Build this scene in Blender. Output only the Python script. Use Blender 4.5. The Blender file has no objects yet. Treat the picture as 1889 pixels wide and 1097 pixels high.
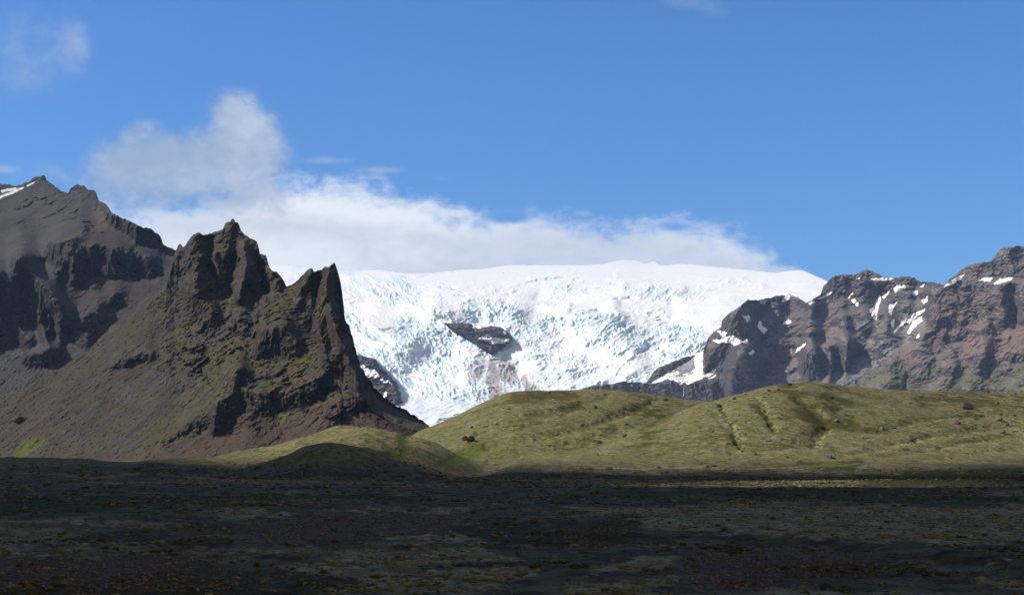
import bpy, bmesh, math, random
import numpy as np
from mathutils import Vector

# ------------------------------------------------------------------ camera, world, sun
S = bpy.context.scene
COL = S.collection
R = math.radians
random.seed(7)

FPX, CX, HY, CH = 2595.0, 944.5, 860.0, 4.0      # focal length and principal lines in survey units, camera height (m)
W0, H0 = 1889.0, 1097.0
cam_d = bpy.data.cameras.new('camera')
cam = bpy.data.objects.new('camera', cam_d); COL.objects.link(cam)
cam.location = (0, 0, CH); cam.rotation_euler = (R(90), 0, 0)
cam_d.sensor_fit = 'HORIZONTAL'; cam_d.sensor_width = 36
cam_d.lens = 36 * FPX / W0
cam_d.shift_x = 0; cam_d.shift_y = (HY - H0 / 2) / W0
cam_d.clip_start = 0.5; cam_d.clip_end = 60000
S.camera = cam

SUN_EL, SUN_BEHIND = R(39), R(-3)                 # sun high on the left
SUN = Vector((-math.cos(SUN_EL) * math.cos(SUN_BEHIND), math.cos(SUN_EL) * math.sin(SUN_BEHIND), math.sin(SUN_EL)))
sl = bpy.data.lights.new('sun', 'SUN'); sl.energy = 5.0; sl.angle = R(0.5); sl.color = (1.0, 0.94, 0.85)
so = bpy.data.objects.new('sun', sl); COL.objects.link(so)
so.rotation_euler = SUN.to_track_quat('Z', 'Y').to_euler(); so.location = (-400, 0, 900)

S.view_settings.view_transform = 'Standard'; S.view_settings.look = 'None'
S.view_settings.exposure = 0.35; S.view_settings.gamma = 1.0
S.render.engine = 'CYCLES'
cy = S.cycles
cy.max_bounces = 4; cy.diffuse_bounces = 2; cy.glossy_bounces = 1; cy.transmission_bounces = 2
cy.volume_bounces = 0; cy.transparent_max_bounces = 4
cy.use_denoising = True; cy.denoising_input_passes = 'RGB_ALBEDO_NORMAL'; cy.denoising_prefilter = 'ACCURATE'; cy.use_adaptive_sampling = False


class E:                                          # tiny expression helper for math nodes
    def __init__(s, nt, sock): s.nt, s.s = nt, sock
    def _m(s, op, *a, clamp=False):
        n = s.nt.nodes.new('ShaderNodeMath'); n.operation = op; n.use_clamp = clamp
        for i, v in enumerate((s,) + a):
            if isinstance(v, E): s.nt.links.new(v.s, n.inputs[i])
            else: n.inputs[i].default_value = v
        return E(s.nt, n.outputs[0])
    def __add__(s, o): return s._m('ADD', o)
    def __sub__(s, o): return s._m('SUBTRACT', o)
    def __mul__(s, o): return s._m('MULTIPLY', o)
    def __truediv__(s, o): return s._m('DIVIDE', o)
    def max(s, o): return s._m('MAXIMUM', o)
    def min(s, o): return s._m('MINIMUM', o)
    def pow(s, o): return s._m('POWER', o)
    def clamp(s): return s._m('ADD', 0.0, clamp=True)
    def inv(s): return s._m('MULTIPLY_ADD', -1.0, 1.0)
    def exp(s): return s._m('EXPONENT')
    def step(s, a, b):
        n = s.nt.nodes.new('ShaderNodeMapRange'); n.interpolation_type = 'SMOOTHSTEP'
        s.nt.links.new(s.s, n.inputs[0]); n.inputs[1].default_value = a; n.inputs[2].default_value = b
        return E(s.nt, n.outputs[0])


def noise_tex(nt, vec, scale, detail=5, rough=0.55, dist=0.0):
    n = nt.nodes.new('ShaderNodeTexNoise'); n.inputs['Scale'].default_value = scale
    n.inputs['Detail'].default_value = detail; n.inputs['Roughness'].default_value = rough
    n.inputs['Distortion'].default_value = dist
    nt.links.new(vec, n.inputs['Vector'])
    return E(nt, n.outputs['Fac'])


def mixcol(nt, fac, a, b):
    n = nt.nodes.new('ShaderNodeMix'); n.data_type = 'RGBA'
    if isinstance(fac, E): nt.links.new(fac.s, n.inputs['Factor'])
    else: n.inputs['Factor'].default_value = fac
    for key, v in (('A', a), ('B', b)):
        sock = [i for i in n.inputs if i.name == key and i.type == 'RGBA'][0]
        if isinstance(v, tuple): sock.default_value = v + (1,) if len(v) == 3 else v
        else: nt.links.new(v, sock)
    return [o for o in n.outputs if o.type == 'RGBA'][0]


def build_world():
    w = bpy.data.worlds.new('World'); S.world = w; w.use_nodes = True
    nt = w.node_tree; nt.nodes.clear()
    out = nt.nodes.new('ShaderNodeOutputWorld')
    sky = nt.nodes.new('ShaderNodeTexSky'); sky.sky_type = 'NISHITA'; sky.sun_disc = False
    sky.sun_elevation = SUN_EL; sky.sun_rotation = math.atan2(SUN.x, SUN.y)
    sky.altitude = 0; sky.air_density = 1.0; sky.dust_density = 0.15; sky.ozone_density = 2.2
    hs = nt.nodes.new('ShaderNodeMix'); hs.data_type = 'RGBA'; hs.blend_type = 'MULTIPLY'; hs.inputs['Factor'].default_value = 1.0
    ca, cb = [i for i in hs.inputs if i.type == 'RGBA']
    nt.links.new(sky.outputs[0], ca); cb.default_value = (0.385, 0.775, 1.27, 1)      # deep northern blue
    b1 = nt.nodes.new('ShaderNodeBackground'); b1.inputs[1].default_value = 0.091
    nt.links.new([o for o in hs.outputs if o.type == 'RGBA'][0], b1.inputs[0])
    # clouds, by direction: u = tangent of the azimuth, v = tangent of the height above the horizon (north half only)
    tc = nt.nodes.new('ShaderNodeTexCoord'); sep = nt.nodes.new('ShaderNodeSeparateXYZ')
    nt.links.new(tc.outputs['Generated'], sep.inputs[0])
    dx, dy, dz = (E(nt, sep.outputs[i]) for i in range(3))
    yy = dy.max(0.05)
    u = (dx / yy) * FPX + CX; v = (dz / yy) * FPX
    front = dy.step(0.1, 0.3)
    cmb = nt.nodes.new('ShaderNodeCombineXYZ')
    nt.links.new((u * 0.01).s, cmb.inputs[0]); nt.links.new((v * 0.01).s, cmb.inputs[1])
    cm2 = nt.nodes.new('ShaderNodeCombineXYZ')
    nt.links.new((u * 0.01).s, cm2.inputs[0]); nt.links.new((v * 0.022).s, cm2.inputs[1]); cm2.inputs[2].default_value = 3.3
    nf = noise_tex(nt, cm2.outputs[0], 0.95, 9, 0.6, 0.4) * 2.2 - 1.1       # streaky
    n2 = noise_tex(nt, cmb.outputs[0], 0.7, 10, 0.62, 0.7) * 2.2 - 1.1      # lumpy
    n3 = noise_tex(nt, cmb.outputs[0], 2.6, 8, 0.62, 0.5) * 2.2 - 1.1
    n5 = noise_tex(nt, cm2.outputs[0], 2.4, 10, 0.66, 0.8) * 2.2 - 1.1

    def curve(pts, lo, hi, vmax):
        fc = nt.nodes.new('ShaderNodeFloatCurve'); c = fc.mapping.curves[0]
        q = [((x - lo) / (hi - lo), y / vmax) for x, y in pts]
        while len(c.points) < len(q): c.points.new(0.5, 0.5)
        for p, (a, b) in zip(c.points, q): p.location = (a, b)
        fc.mapping.update()
        t = ((u - lo) * (1.0 / (hi - lo))).clamp()
        nt.links.new(t.s, fc.inputs['Value'])
        return E(nt, fc.outputs[0]) * vmax

    def blob(px, py, rx, ry):
        a = (u - px) * (1 / rx); b = (v - (HY - py)) * (1 / ry)
        return ((a * a + b * b) * -1.0).exp()

    T = curve([(-200, 380), (60, 440), (200, 482), (330, 500), (430, 522), (520, 545), (600, 545), (690, 532), (760, 515), (840, 492), (950, 480),
               (1050, 474), (1120, 455), (1250, 462), (1330, 448), (1390, 425), (1440, 395), (1480, 360), (1540, 300), (1700, 200)], -200, 1700, 600)
    depth = T - v
    cap = (depth + nf * 50 + n3 * 30 + n2 * 26 + n5 * 24).step(-10, 66)
    hole = (blob(935, 400, 55, 16) + blob(1250, 418, 50, 14) * 0.8 + blob(1390, 448, 50, 10) * 0.6 + blob(470, 345, 60, 14) * 0.35) * 1.1
    cap = cap * (hole + n3 * 0.5 + nf * 0.3 - 0.1).step(0.15, 0.9).inv()
    rim = curve([(-200, 350), (200, 440), (420, 475), (560, 470), (700, 450), (900, 444), (1000, 452), (1100, 445), (1250, 432), (1380, 395), (1460, 365), (1700, 200)], -200, 1700, 600)
    greyband = (rim + nf * 16 - v).step(-14, 36)
    leftlow = (u + n2 * 200).step(900, 480) * v.step(450, 385)
    grey = greyband * leftlow.inv() * (0.72)
    ccol = mixcol(nt, (grey + nf * 0.3 + n3 * 0.2 + n2 * 0.12 + n5 * 0.22).clamp(), (0.90, 0.93, 0.97), (0.58, 0.64, 0.74))
    # tall grey cloud standing off the left-hand summits
    g = blob(235, 305, 110, 62) * 0.85 + blob(425, 200, 42, 55) * 0.85 + blob(480, 240, 40, 60) * 0.6 + blob(455, 300, 95, 60) * 0.95 + blob(340, 285, 110, 55) * 0.75 + blob(330, 365, 160, 50) * 0.65 + blob(480, 380, 110, 40) * 0.4 + blob(120, 330, 70, 26) * 0.35 + blob(250, 235, 40, 26) * 0.3
    g = (g * 1.06 + n2 * 0.60 + n3 * 0.40 + n5 * 0.22 - 0.36).step(0.0, 0.85) * 0.90
    gl = (blob(465, 225, 60, 80) * 0.75 + blob(400, 330, 120, 30) * 0.5 + n3 * 0.5 + n5 * 0.35).clamp()
    gcol = mixcol(nt, gl, (0.33, 0.42, 0.58), (0.56, 0.63, 0.74))
    wsp = blob(140, 85, 40, 55) * 0.75 + blob(20, 70, 80, 75) * 0.62 + blob(60, 150, 90, 45) * 0.42 + blob(1265, 2, 75, 22) * 0.6 + blob(1320, 25, 40, 16) * 0.35 + blob(5, 312, 22, 7) * 0.8 \
        + blob(90, 320, 110, 40) * 0.5 + blob(1215, 55, 30, 8) * 0.35 + blob(600, 296, 60, 9) * 0.8 + blob(700, 314, 50, 9) * 0.9 + blob(815, 330, 28, 8) * 0.6
    wsp = (wsp + n2 * 0.30 + n3 * 0.25 + n5 * 0.2 - 0.22).step(0.0, 0.9) * 0.62
    wcol = (0.42, 0.50, 0.66)

    def layer(base, fac, col):
        bg = nt.nodes.new('ShaderNodeBackground'); bg.inputs[1].default_value = 0.88
        if isinstance(col, tuple): bg.inputs[0].default_value = col + (1,)
        else: nt.links.new(col, bg.inputs[0])
        m = nt.nodes.new('ShaderNodeMixShader'); nt.links.new((fac * front).s, m.inputs[0])
        nt.links.new(base, m.inputs[1]); nt.links.new(bg.outputs[0], m.inputs[2]); return m.outputs[0]
    # unseen broken cloud behind and above the viewpoint, added as warm fill light
    nb = noise_tex(nt, tc.outputs['Generated'], 2.6, 8, 0.6, 0.5)
    rest = (dy.step(0.55, 0.2) + dz.step(0.5, 0.75)).min(1.0) * nb.step(0.38, 0.60) * dz.step(-0.02, 0.1)
    bgc = nt.nodes.new('ShaderNodeBackground'); bgc.inputs[0].default_value = (0.66, 0.58, 0.47, 1); bgc.inputs[1].default_value = 0.62
    mb = nt.nodes.new('ShaderNodeMixShader'); nt.links.new(rest.s, mb.inputs[0]); nt.links.new(b1.outputs[0], mb.inputs[1]); nt.links.new(bgc.outputs[0], mb.inputs[2])
    sh = layer(mb.outputs[0], wsp, wcol)
    sh = layer(sh, cap, ccol)
    sh = layer(sh, g, gcol)
    nt.links.new(sh, out.inputs[0])


build_world()

# ------------------------------------------------------------------ numpy noise
_rng = np.random.RandomState(11)
_perm = np.tile(_rng.permutation(256), 3)
_grad = _rng.normal(size=(256, 3)); _grad /= np.linalg.norm(_grad, axis=1)[:, None]
_grad = _grad.astype(np.float32)


def perlin(x, y, z):
    x = np.asarray(x, np.float32); y = np.asarray(y, np.float32); z = np.asarray(z, np.float32)
    x, y, z = np.broadcast_arrays(x, y, z)
    xi = np.floor(x).astype(np.int32); yi = np.floor(y).astype(np.int32); zi = np.floor(z).astype(np.int32)
    xf = x - xi; yf = y - yi; zf = z - zi
    xi &= 255; yi &= 255; zi &= 255
    fu = xf * xf * xf * (xf * (xf * 6 - 15) + 10); fv = yf * yf * yf * (yf * (yf * 6 - 15) + 10); fw = zf * zf * zf * (zf * (zf * 6 - 15) + 10)
    def g(a, b, c):
        h = _perm[_perm[_perm[xi + a] + yi + b] + zi + c]
        gr = _grad[h]
        return gr[..., 0] * (xf - a) + gr[..., 1] * (yf - b) + gr[..., 2] * (zf - c)
    def lp(a, b, t): return a + (b - a) * t
    return 1.4 * lp(lp(lp(g(0, 0, 0), g(1, 0, 0), fu), lp(g(0, 1, 0), g(1, 1, 0), fu), fv),
                    lp(lp(g(0, 0, 1), g(1, 0, 1), fu), lp(g(0, 1, 1), g(1, 1, 1), fu), fv), fw)


def fbm(x, y, z, lam, octv=5, gain=0.5, seed=0.0):
    s = 0; a = 1; f = 1.0 / lam; tot = 0
    for i in range(octv):
        s = s + a * perlin(x * f + seed + 17.1 * i, y * f + 3.7 * seed, z * f - seed + 5.3 * i); tot += a
        a *= gain; f *= 2.03
    return s / tot * 1.6


def ridged(x, y, z, lam, octv=5, gain=0.55, seed=0.0):
    s = 0; a = 1; f = 1.0 / lam; tot = 0; w = 1
    for i in range(octv):
        n = 1 - np.abs(perlin(x * f + seed + 9.1 * i, y * f - 2.1 * seed, z * f + seed + 4.3 * i)) * 1.5
        n = np.clip(n, 0, 1) ** 2
        s = s + a * n * w; tot += a; w = np.clip(n * 1.6, 0.15, 1)
        a *= gain; f *= 2.07
    return s / tot


def sstep(a, b, x):
    t = np.clip((x - a) / (b - a), 0, 1); return t * t * (3 - 2 * t)


def interp(pts, x):
    p = np.array(pts, float); return np.interp(x, p[:, 0], p[:, 1])


def smooth_interp(pts, x):                         # monotone-ish cubic through points
    p = np.array(pts, float); xs, ys = p[:, 0], p[:, 1]
    m = np.gradient(ys, xs)
    i = np.clip(np.searchsorted(xs, x) - 1, 0, len(xs) - 2); h = xs[i + 1] - xs[i]
    t = np.clip((x - xs[i]) / h, 0, 1)
    return ((2 * t**3 - 3 * t**2 + 1) * ys[i] + (t**3 - 2 * t**2 + t) * h * m[i] + (-2 * t**3 + 3 * t**2) * ys[i + 1] + (t**3 - t**2) * h * m[i + 1])


def poly(X, Y, pts, soft=3.0, pad=None):
    """soft inside-mask of a polygon (signed distance smoothed over +-soft)"""
    pad = soft * 2 if pad is None else pad
    P = np.array(pts, float); out = np.zeros(X.shape, np.float32)
    sel = (X > P[:, 0].min() - pad) & (X < P[:, 0].max() + pad) & (Y > P[:, 1].min() - pad) & (Y < P[:, 1].max() + pad)
    if not sel.any(): return out
    x = X[sel]; y = Y[sel]; d2 = np.full(x.shape, 1e18); ins = np.zeros(x.shape, bool)
    for i in range(len(P)):
        ax, ay = P[i - 1]; bx, by = P[i]; ex, ey = bx - ax, by - ay
        t = np.clip(((x - ax) * ex + (y - ay) * ey) / max(ex * ex + ey * ey, 1e-9), 0, 1)
        d2 = np.minimum(d2, (x - ax - t * ex) ** 2 + (y - ay - t * ey) ** 2)
        if ay != by: ins ^= ((ay > y) != (by > y)) & (x < ex * (y - ay) / (by - ay) + ax)
    d = np.sqrt(d2); d[~ins] *= -1
    out[sel] = sstep(-soft, soft, d); return out


def stroke(X, Y, pts, w, w1=None):
    """gaussian ridge along a polyline; width may taper from w to w1"""
    w1 = w if w1 is None else w1
    P = np.array(pts, float); out = np.zeros(X.shape, np.float32); pad = 3 * max(w, w1)
    sel = (X > P[:, 0].min() - pad) & (X < P[:, 0].max() + pad) & (Y > P[:, 1].min() - pad) & (Y < P[:, 1].max() + pad)
    if not sel.any(): return out
    x = X[sel]; y = Y[sel]; best = np.zeros(x.shape); n = len(P) - 1
    for i in range(n):
        ax, ay = P[i]; bx, by = P[i + 1]; ex, ey = bx - ax, by - ay
        t = np.clip(((x - ax) * ex + (y - ay) * ey) / max(ex * ex + ey * ey, 1e-9), 0, 1)
        ww = w + (w1 - w) * (i + t) / n
        best = np.maximum(best, np.exp(-((x - ax - t * ex) ** 2 + (y - ay - t * ey) ** 2) / (ww * ww)))
    out[sel] = best; return out


def blur(A, s, axis):
    if s <= 0: return A
    r = int(3 * s) + 1; k = np.exp(-0.5 * (np.arange(-r, r + 1) / s) ** 2); k /= k.sum()
    pad = [(0, 0), (0, 0)]; pad[axis] = (r, r); B = np.pad(A, pad, mode='edge'); out = np.zeros_like(A)
    n = A.shape[axis]
    for i, kv in enumerate(k):
        out += kv * (B[i:i + n] if axis == 0 else B[:, i:i + n])
    return out


# ------------------------------------------------------------------ mesh building
def mesh_from(name, V, Q, mat, attrs=None, smooth=True):
    me = bpy.data.meshes.new(name)
    V = np.ascontiguousarray(V, np.float32); Q = np.ascontiguousarray(Q, np.int32)
    k = Q.shape[1]
    me.vertices.add(len(V)); me.vertices.foreach_set('co', V.ravel())
    me.loops.add(Q.size); me.loops.foreach_set('vertex_index', Q.ravel())
    me.polygons.add(len(Q)); me.polygons.foreach_set('loop_start', np.arange(0, Q.size, k, dtype=np.int32))
    try: me.polygons.foreach_set('loop_total', np.full(len(Q), k, np.int32))
    except Exception: pass
    me.update(calc_edges=True)
    if smooth: me.polygons.foreach_set('use_smooth', np.ones(len(Q), bool))
    for an, arr in (attrs or {}).items():
        a = me.attributes.new(an, 'FLOAT_COLOR', 'POINT'); a.data.foreach_set('color', np.ascontiguousarray(arr, np.float32).ravel())
    me.materials.append(mat)
    o = bpy.data.objects.new(name, me); COL.objects.link(o); return o


def grid_quads(ny, nx):
    i = np.arange(ny * nx, dtype=np.int32).reshape(ny, nx)
    return np.stack([i[:-1, :-1], i[:-1, 1:], i[1:, 1:], i[1:, :-1]], -1).reshape(-1, 4)


def tag(o, label=None, cat=None, group=None, kind=None):
    if label: o['label'] = label
    if cat: o['category'] = cat
    if group: o['group'] = group
    if kind: o['kind'] = kind
    return o


def terrain_mat(name, base, layers, bump=(), rough=0.95, spec=0.1, gain=1.0):
    """base/layer colours: (colour a, colour b, size in m); layers: (attribute, channel, a, b, size[, edge noise])"""
    m = bpy.data.materials.new(name); m.use_nodes = True; nt = m.node_tree
    bs = nt.nodes['Principled BSDF']; bs.inputs['Roughness'].default_value = rough
    bs.inputs['Specular IOR Level'].default_value = spec
    tc = nt.nodes.new('ShaderNodeTexCoord'); vec = tc.outputs['Object']
    def two(a, b, size):
        a = tuple(q * gain for q in a); b = tuple(q * gain for q in b)
        n = noise_tex(nt, vec, 1.0 / size, 8, 0.62, 0.3).step(0.32, 0.68)
        return mixcol(nt, n, a, b)
    c = two(*base); seps = {}
    for L in layers:
        if L[0] == 'noise':                        # specks: ('noise', size, low, high, a, b[, attribute, channel, stretch])
            _, size, lo, hi, a, b = L[:6]
            f = noise_tex(nt, vec, 1.0 / size, 6, 0.62).step(lo, hi)
            if len(L) > 6: f = f * E(nt, seps[L[6]][L[7]])
            c = mixcol(nt, f, c, two(a, b, size * 3)); continue
        at, ch, a, b, size = L[:5]; en = L[5] if len(L) > 5 else 0.5
        if at not in seps:
            n = nt.nodes.new('ShaderNodeAttribute'); n.attribute_name = at
            s = nt.nodes.new('ShaderNodeSeparateColor'); nt.links.new(n.outputs['Color'], s.inputs[0])
            seps[at] = [s.outputs[0], s.outputs[1], s.outputs[2], n.outputs['Alpha']]
        f = E(nt, seps[at][ch])
        if en:
            ee = noise_tex(nt, vec, 2.2 / size, 6, 0.65) - 0.5
            f = (f + ee * en * 2.0 * (f * f.inv() * 4.0).clamp()).step(0.2, 0.8)
        c = mixcol(nt, f, c, two(a, b, size))
    nt.links.new(c, bs.inputs['Base Color'])
    prev = None
    for size, dist in bump:
        bn = nt.nodes.new('ShaderNodeBump'); bn.inputs['Strength'].default_value = 1.0; bn.inputs['Distance'].default_value = dist
        h = noise_tex(nt, vec, 1.0 / size, 5, 0.6)
        nt.links.new(h.s, bn.inputs['Height'])
        if prev: nt.links.new(prev, bn.inputs['Normal'])
        prev = bn.outputs[0]
    if prev: nt.links.new(prev, bs.inputs['Normal'])
    return m


def relief(name, crest, bottom, xr, step, rows, dbase, slope, shape, jag, mat, back=(1.0, 14), blur_x=5.0, smooth_crest=False, rect_step=1.6, finish=None, mean_run=1.3, recover=0.028):
    """A mountain face: plan depth is integrated upward from its foot (dbase) with the run-per-rise given by slope(),
    then shape() adds spurs, gullies and rock relief; beyond the crest the surface turns over and falls away behind."""
    x0, x1 = xr
    # plan depth on a regular lattice
    yt = min(p[1] for p in crest) - 12
    xs = np.arange(x0, x1 + rect_step, rect_step); ys = np.arange(bottom, yt, -rect_step)
    GX, GY = np.meshgrid(xs, ys)
    c = slope(GX, GY).astype(np.float64)
    D = np.zeros_like(GX); D[0] = interp(dbase, xs); Dr = D[0].copy()
    for i in range(len(ys) - 1):
        s = (HY - ys[i]) / FPX
        Dr = Dr + mean_run * Dr / FPX * rect_step / (1 - mean_run * s)
        D[i + 1] = D[i] + c[i] * D[i] / FPX * rect_step / np.maximum(1 - c[i] * s, 0.25)
        D[i + 1] += recover * np.clip(c[i] / mean_run - 0.3, 0, 1) * (Dr - D[i + 1])
    D = blur(blur(D, blur_x, 1), 1.2, 0)
    # mesh columns and rows
    cols = np.arange(x0, x1 + step, step); nx = len(cols)
    yc = smooth_interp(crest, cols) if smooth_crest else interp(crest, cols)
    ja = np.zeros(nx)
    for lam, a in jag: ja += a * perlin(cols / lam, 3.3, lam)
    yc = yc + ja
    t = np.linspace(0, 1, rows)[:, None]
    XX = np.repeat(cols[None], rows, 0); YY = bottom + (yc[None] - bottom) * t
    fx = np.clip((XX - x0) / rect_step, 0, len(xs) - 1.001); fy = np.clip((bottom - YY) / rect_step, 0, len(ys) - 1.001)
    ix = fx.astype(int); iy = fy.astype(int); fx -= ix; fy -= iy
    DD = (D[iy, ix] * (1 - fx) + D[iy, ix + 1] * fx) * (1 - fy) + (D[iy + 1, ix] * (1 - fx) + D[iy + 1, ix + 1] * fx) * fy
    def P(d, y=YY): return (XX - CX) / FPX * d, d, CH + (HY - y) / FPX * d
    px, py, pz = P(DD)
    DD = DD + shape(XX, YY, px, py, pz, t, yc[None])
    px, py, pz = P(DD)
    # back slope
    nb, run = back[1], back[0]
    bx, by, bz = [], [], []
    d0 = DD[-1]; z0 = pz[-1]
    for j in range(1, nb + 1):
        dd = run * (3.0 * j) ** 1.6
        d = d0 + dd; bx.append((cols - CX) / FPX * d0 + 0 * d); by.append(d); bz.append(z0 - 0.25 * dd - dd * np.clip(dd / 60, 0, 0.7))
    px = np.vstack([px] + bx); py = np.vstack([py] + by); pz = np.vstack([pz] + bz)
    XX = np.vstack([XX, np.repeat(cols[None], nb, 0)]); YY = np.vstack([YY, np.repeat(yc[None], nb, 0)])
    # foot of the face carried down to the plain
    px = np.vstack([px[:1], px]); py = np.vstack([py[:1], py]); pz = np.vstack([np.full_like(pz[:1], -3.0), pz]); XX = np.vstack([XX[:1], XX]); YY = np.vstack([YY[:1], YY])
    # upward component of the normal
    def gr(A): return np.gradient(A, axis=0), np.gradient(A, axis=1)
    (xv, xu), (yv, yu), (zv, zu) = gr(px), gr(py), gr(pz)
    n = np.stack([yu * zv - zu * yv, zu * xv - xu * zv, xu * yv - yu * xv], -1)
    n /= np.linalg.norm(n, axis=-1)[..., None] + 1e-9
    up = np.abs(n[..., 2])
    V = np.stack([px, py, pz], -1).reshape(-1, 3)
    attrs = finish(XX, YY, px, py, pz, up)
    attrs = {k: np.stack([np.broadcast_to(q, px.shape) for q in v], -1).reshape(-1, 4) for k, v in attrs.items()}
    return tag(mesh_from(name, V, grid_quads(*px.shape), mat, attrs), kind='structure')


# ================================================================== LEFT PEAK
LP_CREST = [(-300, 905), (-150, 818), (0, 741), (42, 715), (99, 687), (167, 642), (203, 602), (250, 572), (290, 548), (306, 535), (309, 520), (312, 510), (321, 471), (329, 452),
            (334, 449), (338, 455), (343, 450), (347, 443), (357, 433), (367, 430), (383, 434), (395, 427), (411, 424), (414, 416), (418, 410), (424, 409), (428, 404), (431, 405), (434, 410), (439, 410), (442, 418),
            (445, 426), (459, 438), (474, 445), (478, 464), (480, 467), (490, 470), (494, 484), (497, 494), (503, 499), (510, 500), (516, 507), (523, 517), (529, 529), (534, 527), (549, 516), (560, 505),
            (567, 497), (576, 494), (579, 500), (582, 501), (593, 498), (598, 492), (606, 493), (612, 488), (616, 485), (619, 490), (622, 498), (627, 516), (630, 540), (632, 574), (636, 588), (639, 596), (644, 599), (647, 612), (650, 618), (652, 634), (656, 640), (658, 655), (662, 664),
            (666, 678), (672, 684), (676, 697), (684, 703), (688, 713), (694, 717), (698, 725), (705, 728), (709, 737), (714, 733), (718, 742), (728, 745), (733, 750), (738, 748), (743, 755), (750, 756), (757, 764), (764, 764), (772, 773), (780, 776), (795, 787), (830, 812), (900, 850)]
LP_WALLS = [  # cliffs (steep, bare rock)
    [(300, 540), (308, 505), (320, 465), (345, 440), (367, 425), (431, 395), (460, 430), (480, 455), (500, 490), (535, 528), (500, 536), (470, 545), (440, 540), (420, 545), (405, 530), (370, 540), (340, 537)],
    [(300, 815), (330, 798), (345, 785), (380, 768), (400, 748), (425, 705), (447, 682), (457, 694), (440, 712), (448, 722), (520, 730), (580, 712), (605, 682), (612, 690), (618, 715), (600, 738), (570, 758), (520, 760), (452, 757), (425, 770), (395, 800), (380, 786), (348, 806)],
    [(470, 640), (487, 612), (530, 606), (560, 640), (550, 658), (520, 672), (500, 657), (478, 664)],
    [(540, 530), (575, 490), (616, 480), (640, 594), (664, 669), (672, 700), (666, 738), (640, 725), (620, 690), (606, 660), (592, 625), (570, 595), (556, 570)],
    [(198, 676), (215, 664), (250, 652), (285, 650), (282, 664), (240, 672), (210, 682)],
    [(350, 560), (370, 552), (402, 585), (395, 620), (370, 612)],
    [(428, 600), (455, 596), (462, 618), (440, 622)],
]
LP_K = (0.55, 1.0, 0.95, 0.45, 0.9, 0.8, 0.8)
LP_RIGHT = [(600, 480), (612, 484), (606, 520), (602, 560), (618, 590), (634, 625), (650, 660), (664, 700), (668, 735), (700, 752), (740, 778), (780, 800), (830, 812), (795, 785), (711, 730), (676, 690), (654, 632), (640, 590), (636, 520), (617, 478)]


def lp_slope(X, Y):
    px = X; py = Y
    wx = X + 9 * fbm(X, Y, 0, 45, 4, seed=1.0); wy = Y + 7 * fbm(X, Y, 5, 38, 4, seed=2.0)
    w = np.zeros_like(X)
    for p, k in zip(LP_WALLS, LP_K): w = np.maximum(w, k * poly(wx, wy, p, 4))
    fl = sstep(-120, 60, (X - 250) - (Y - 560) * 0.45)
    return (1.34 + 0.2 * fl) * (1 - w) - 0.14 * w


def lp_rock(X, Y, px, pz):
    wx = X + 10 * fbm(X, Y, 0, 45, 4, seed=1.0); wy = Y + 8 * fbm(X, Y, 5, 38, 4, seed=2.0)
    w = np.zeros(X.shape)
    for p, k in zip(LP_WALLS, LP_K): w = np.maximum(w, k * poly(wx, wy, p, 9))
    return w


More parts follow.
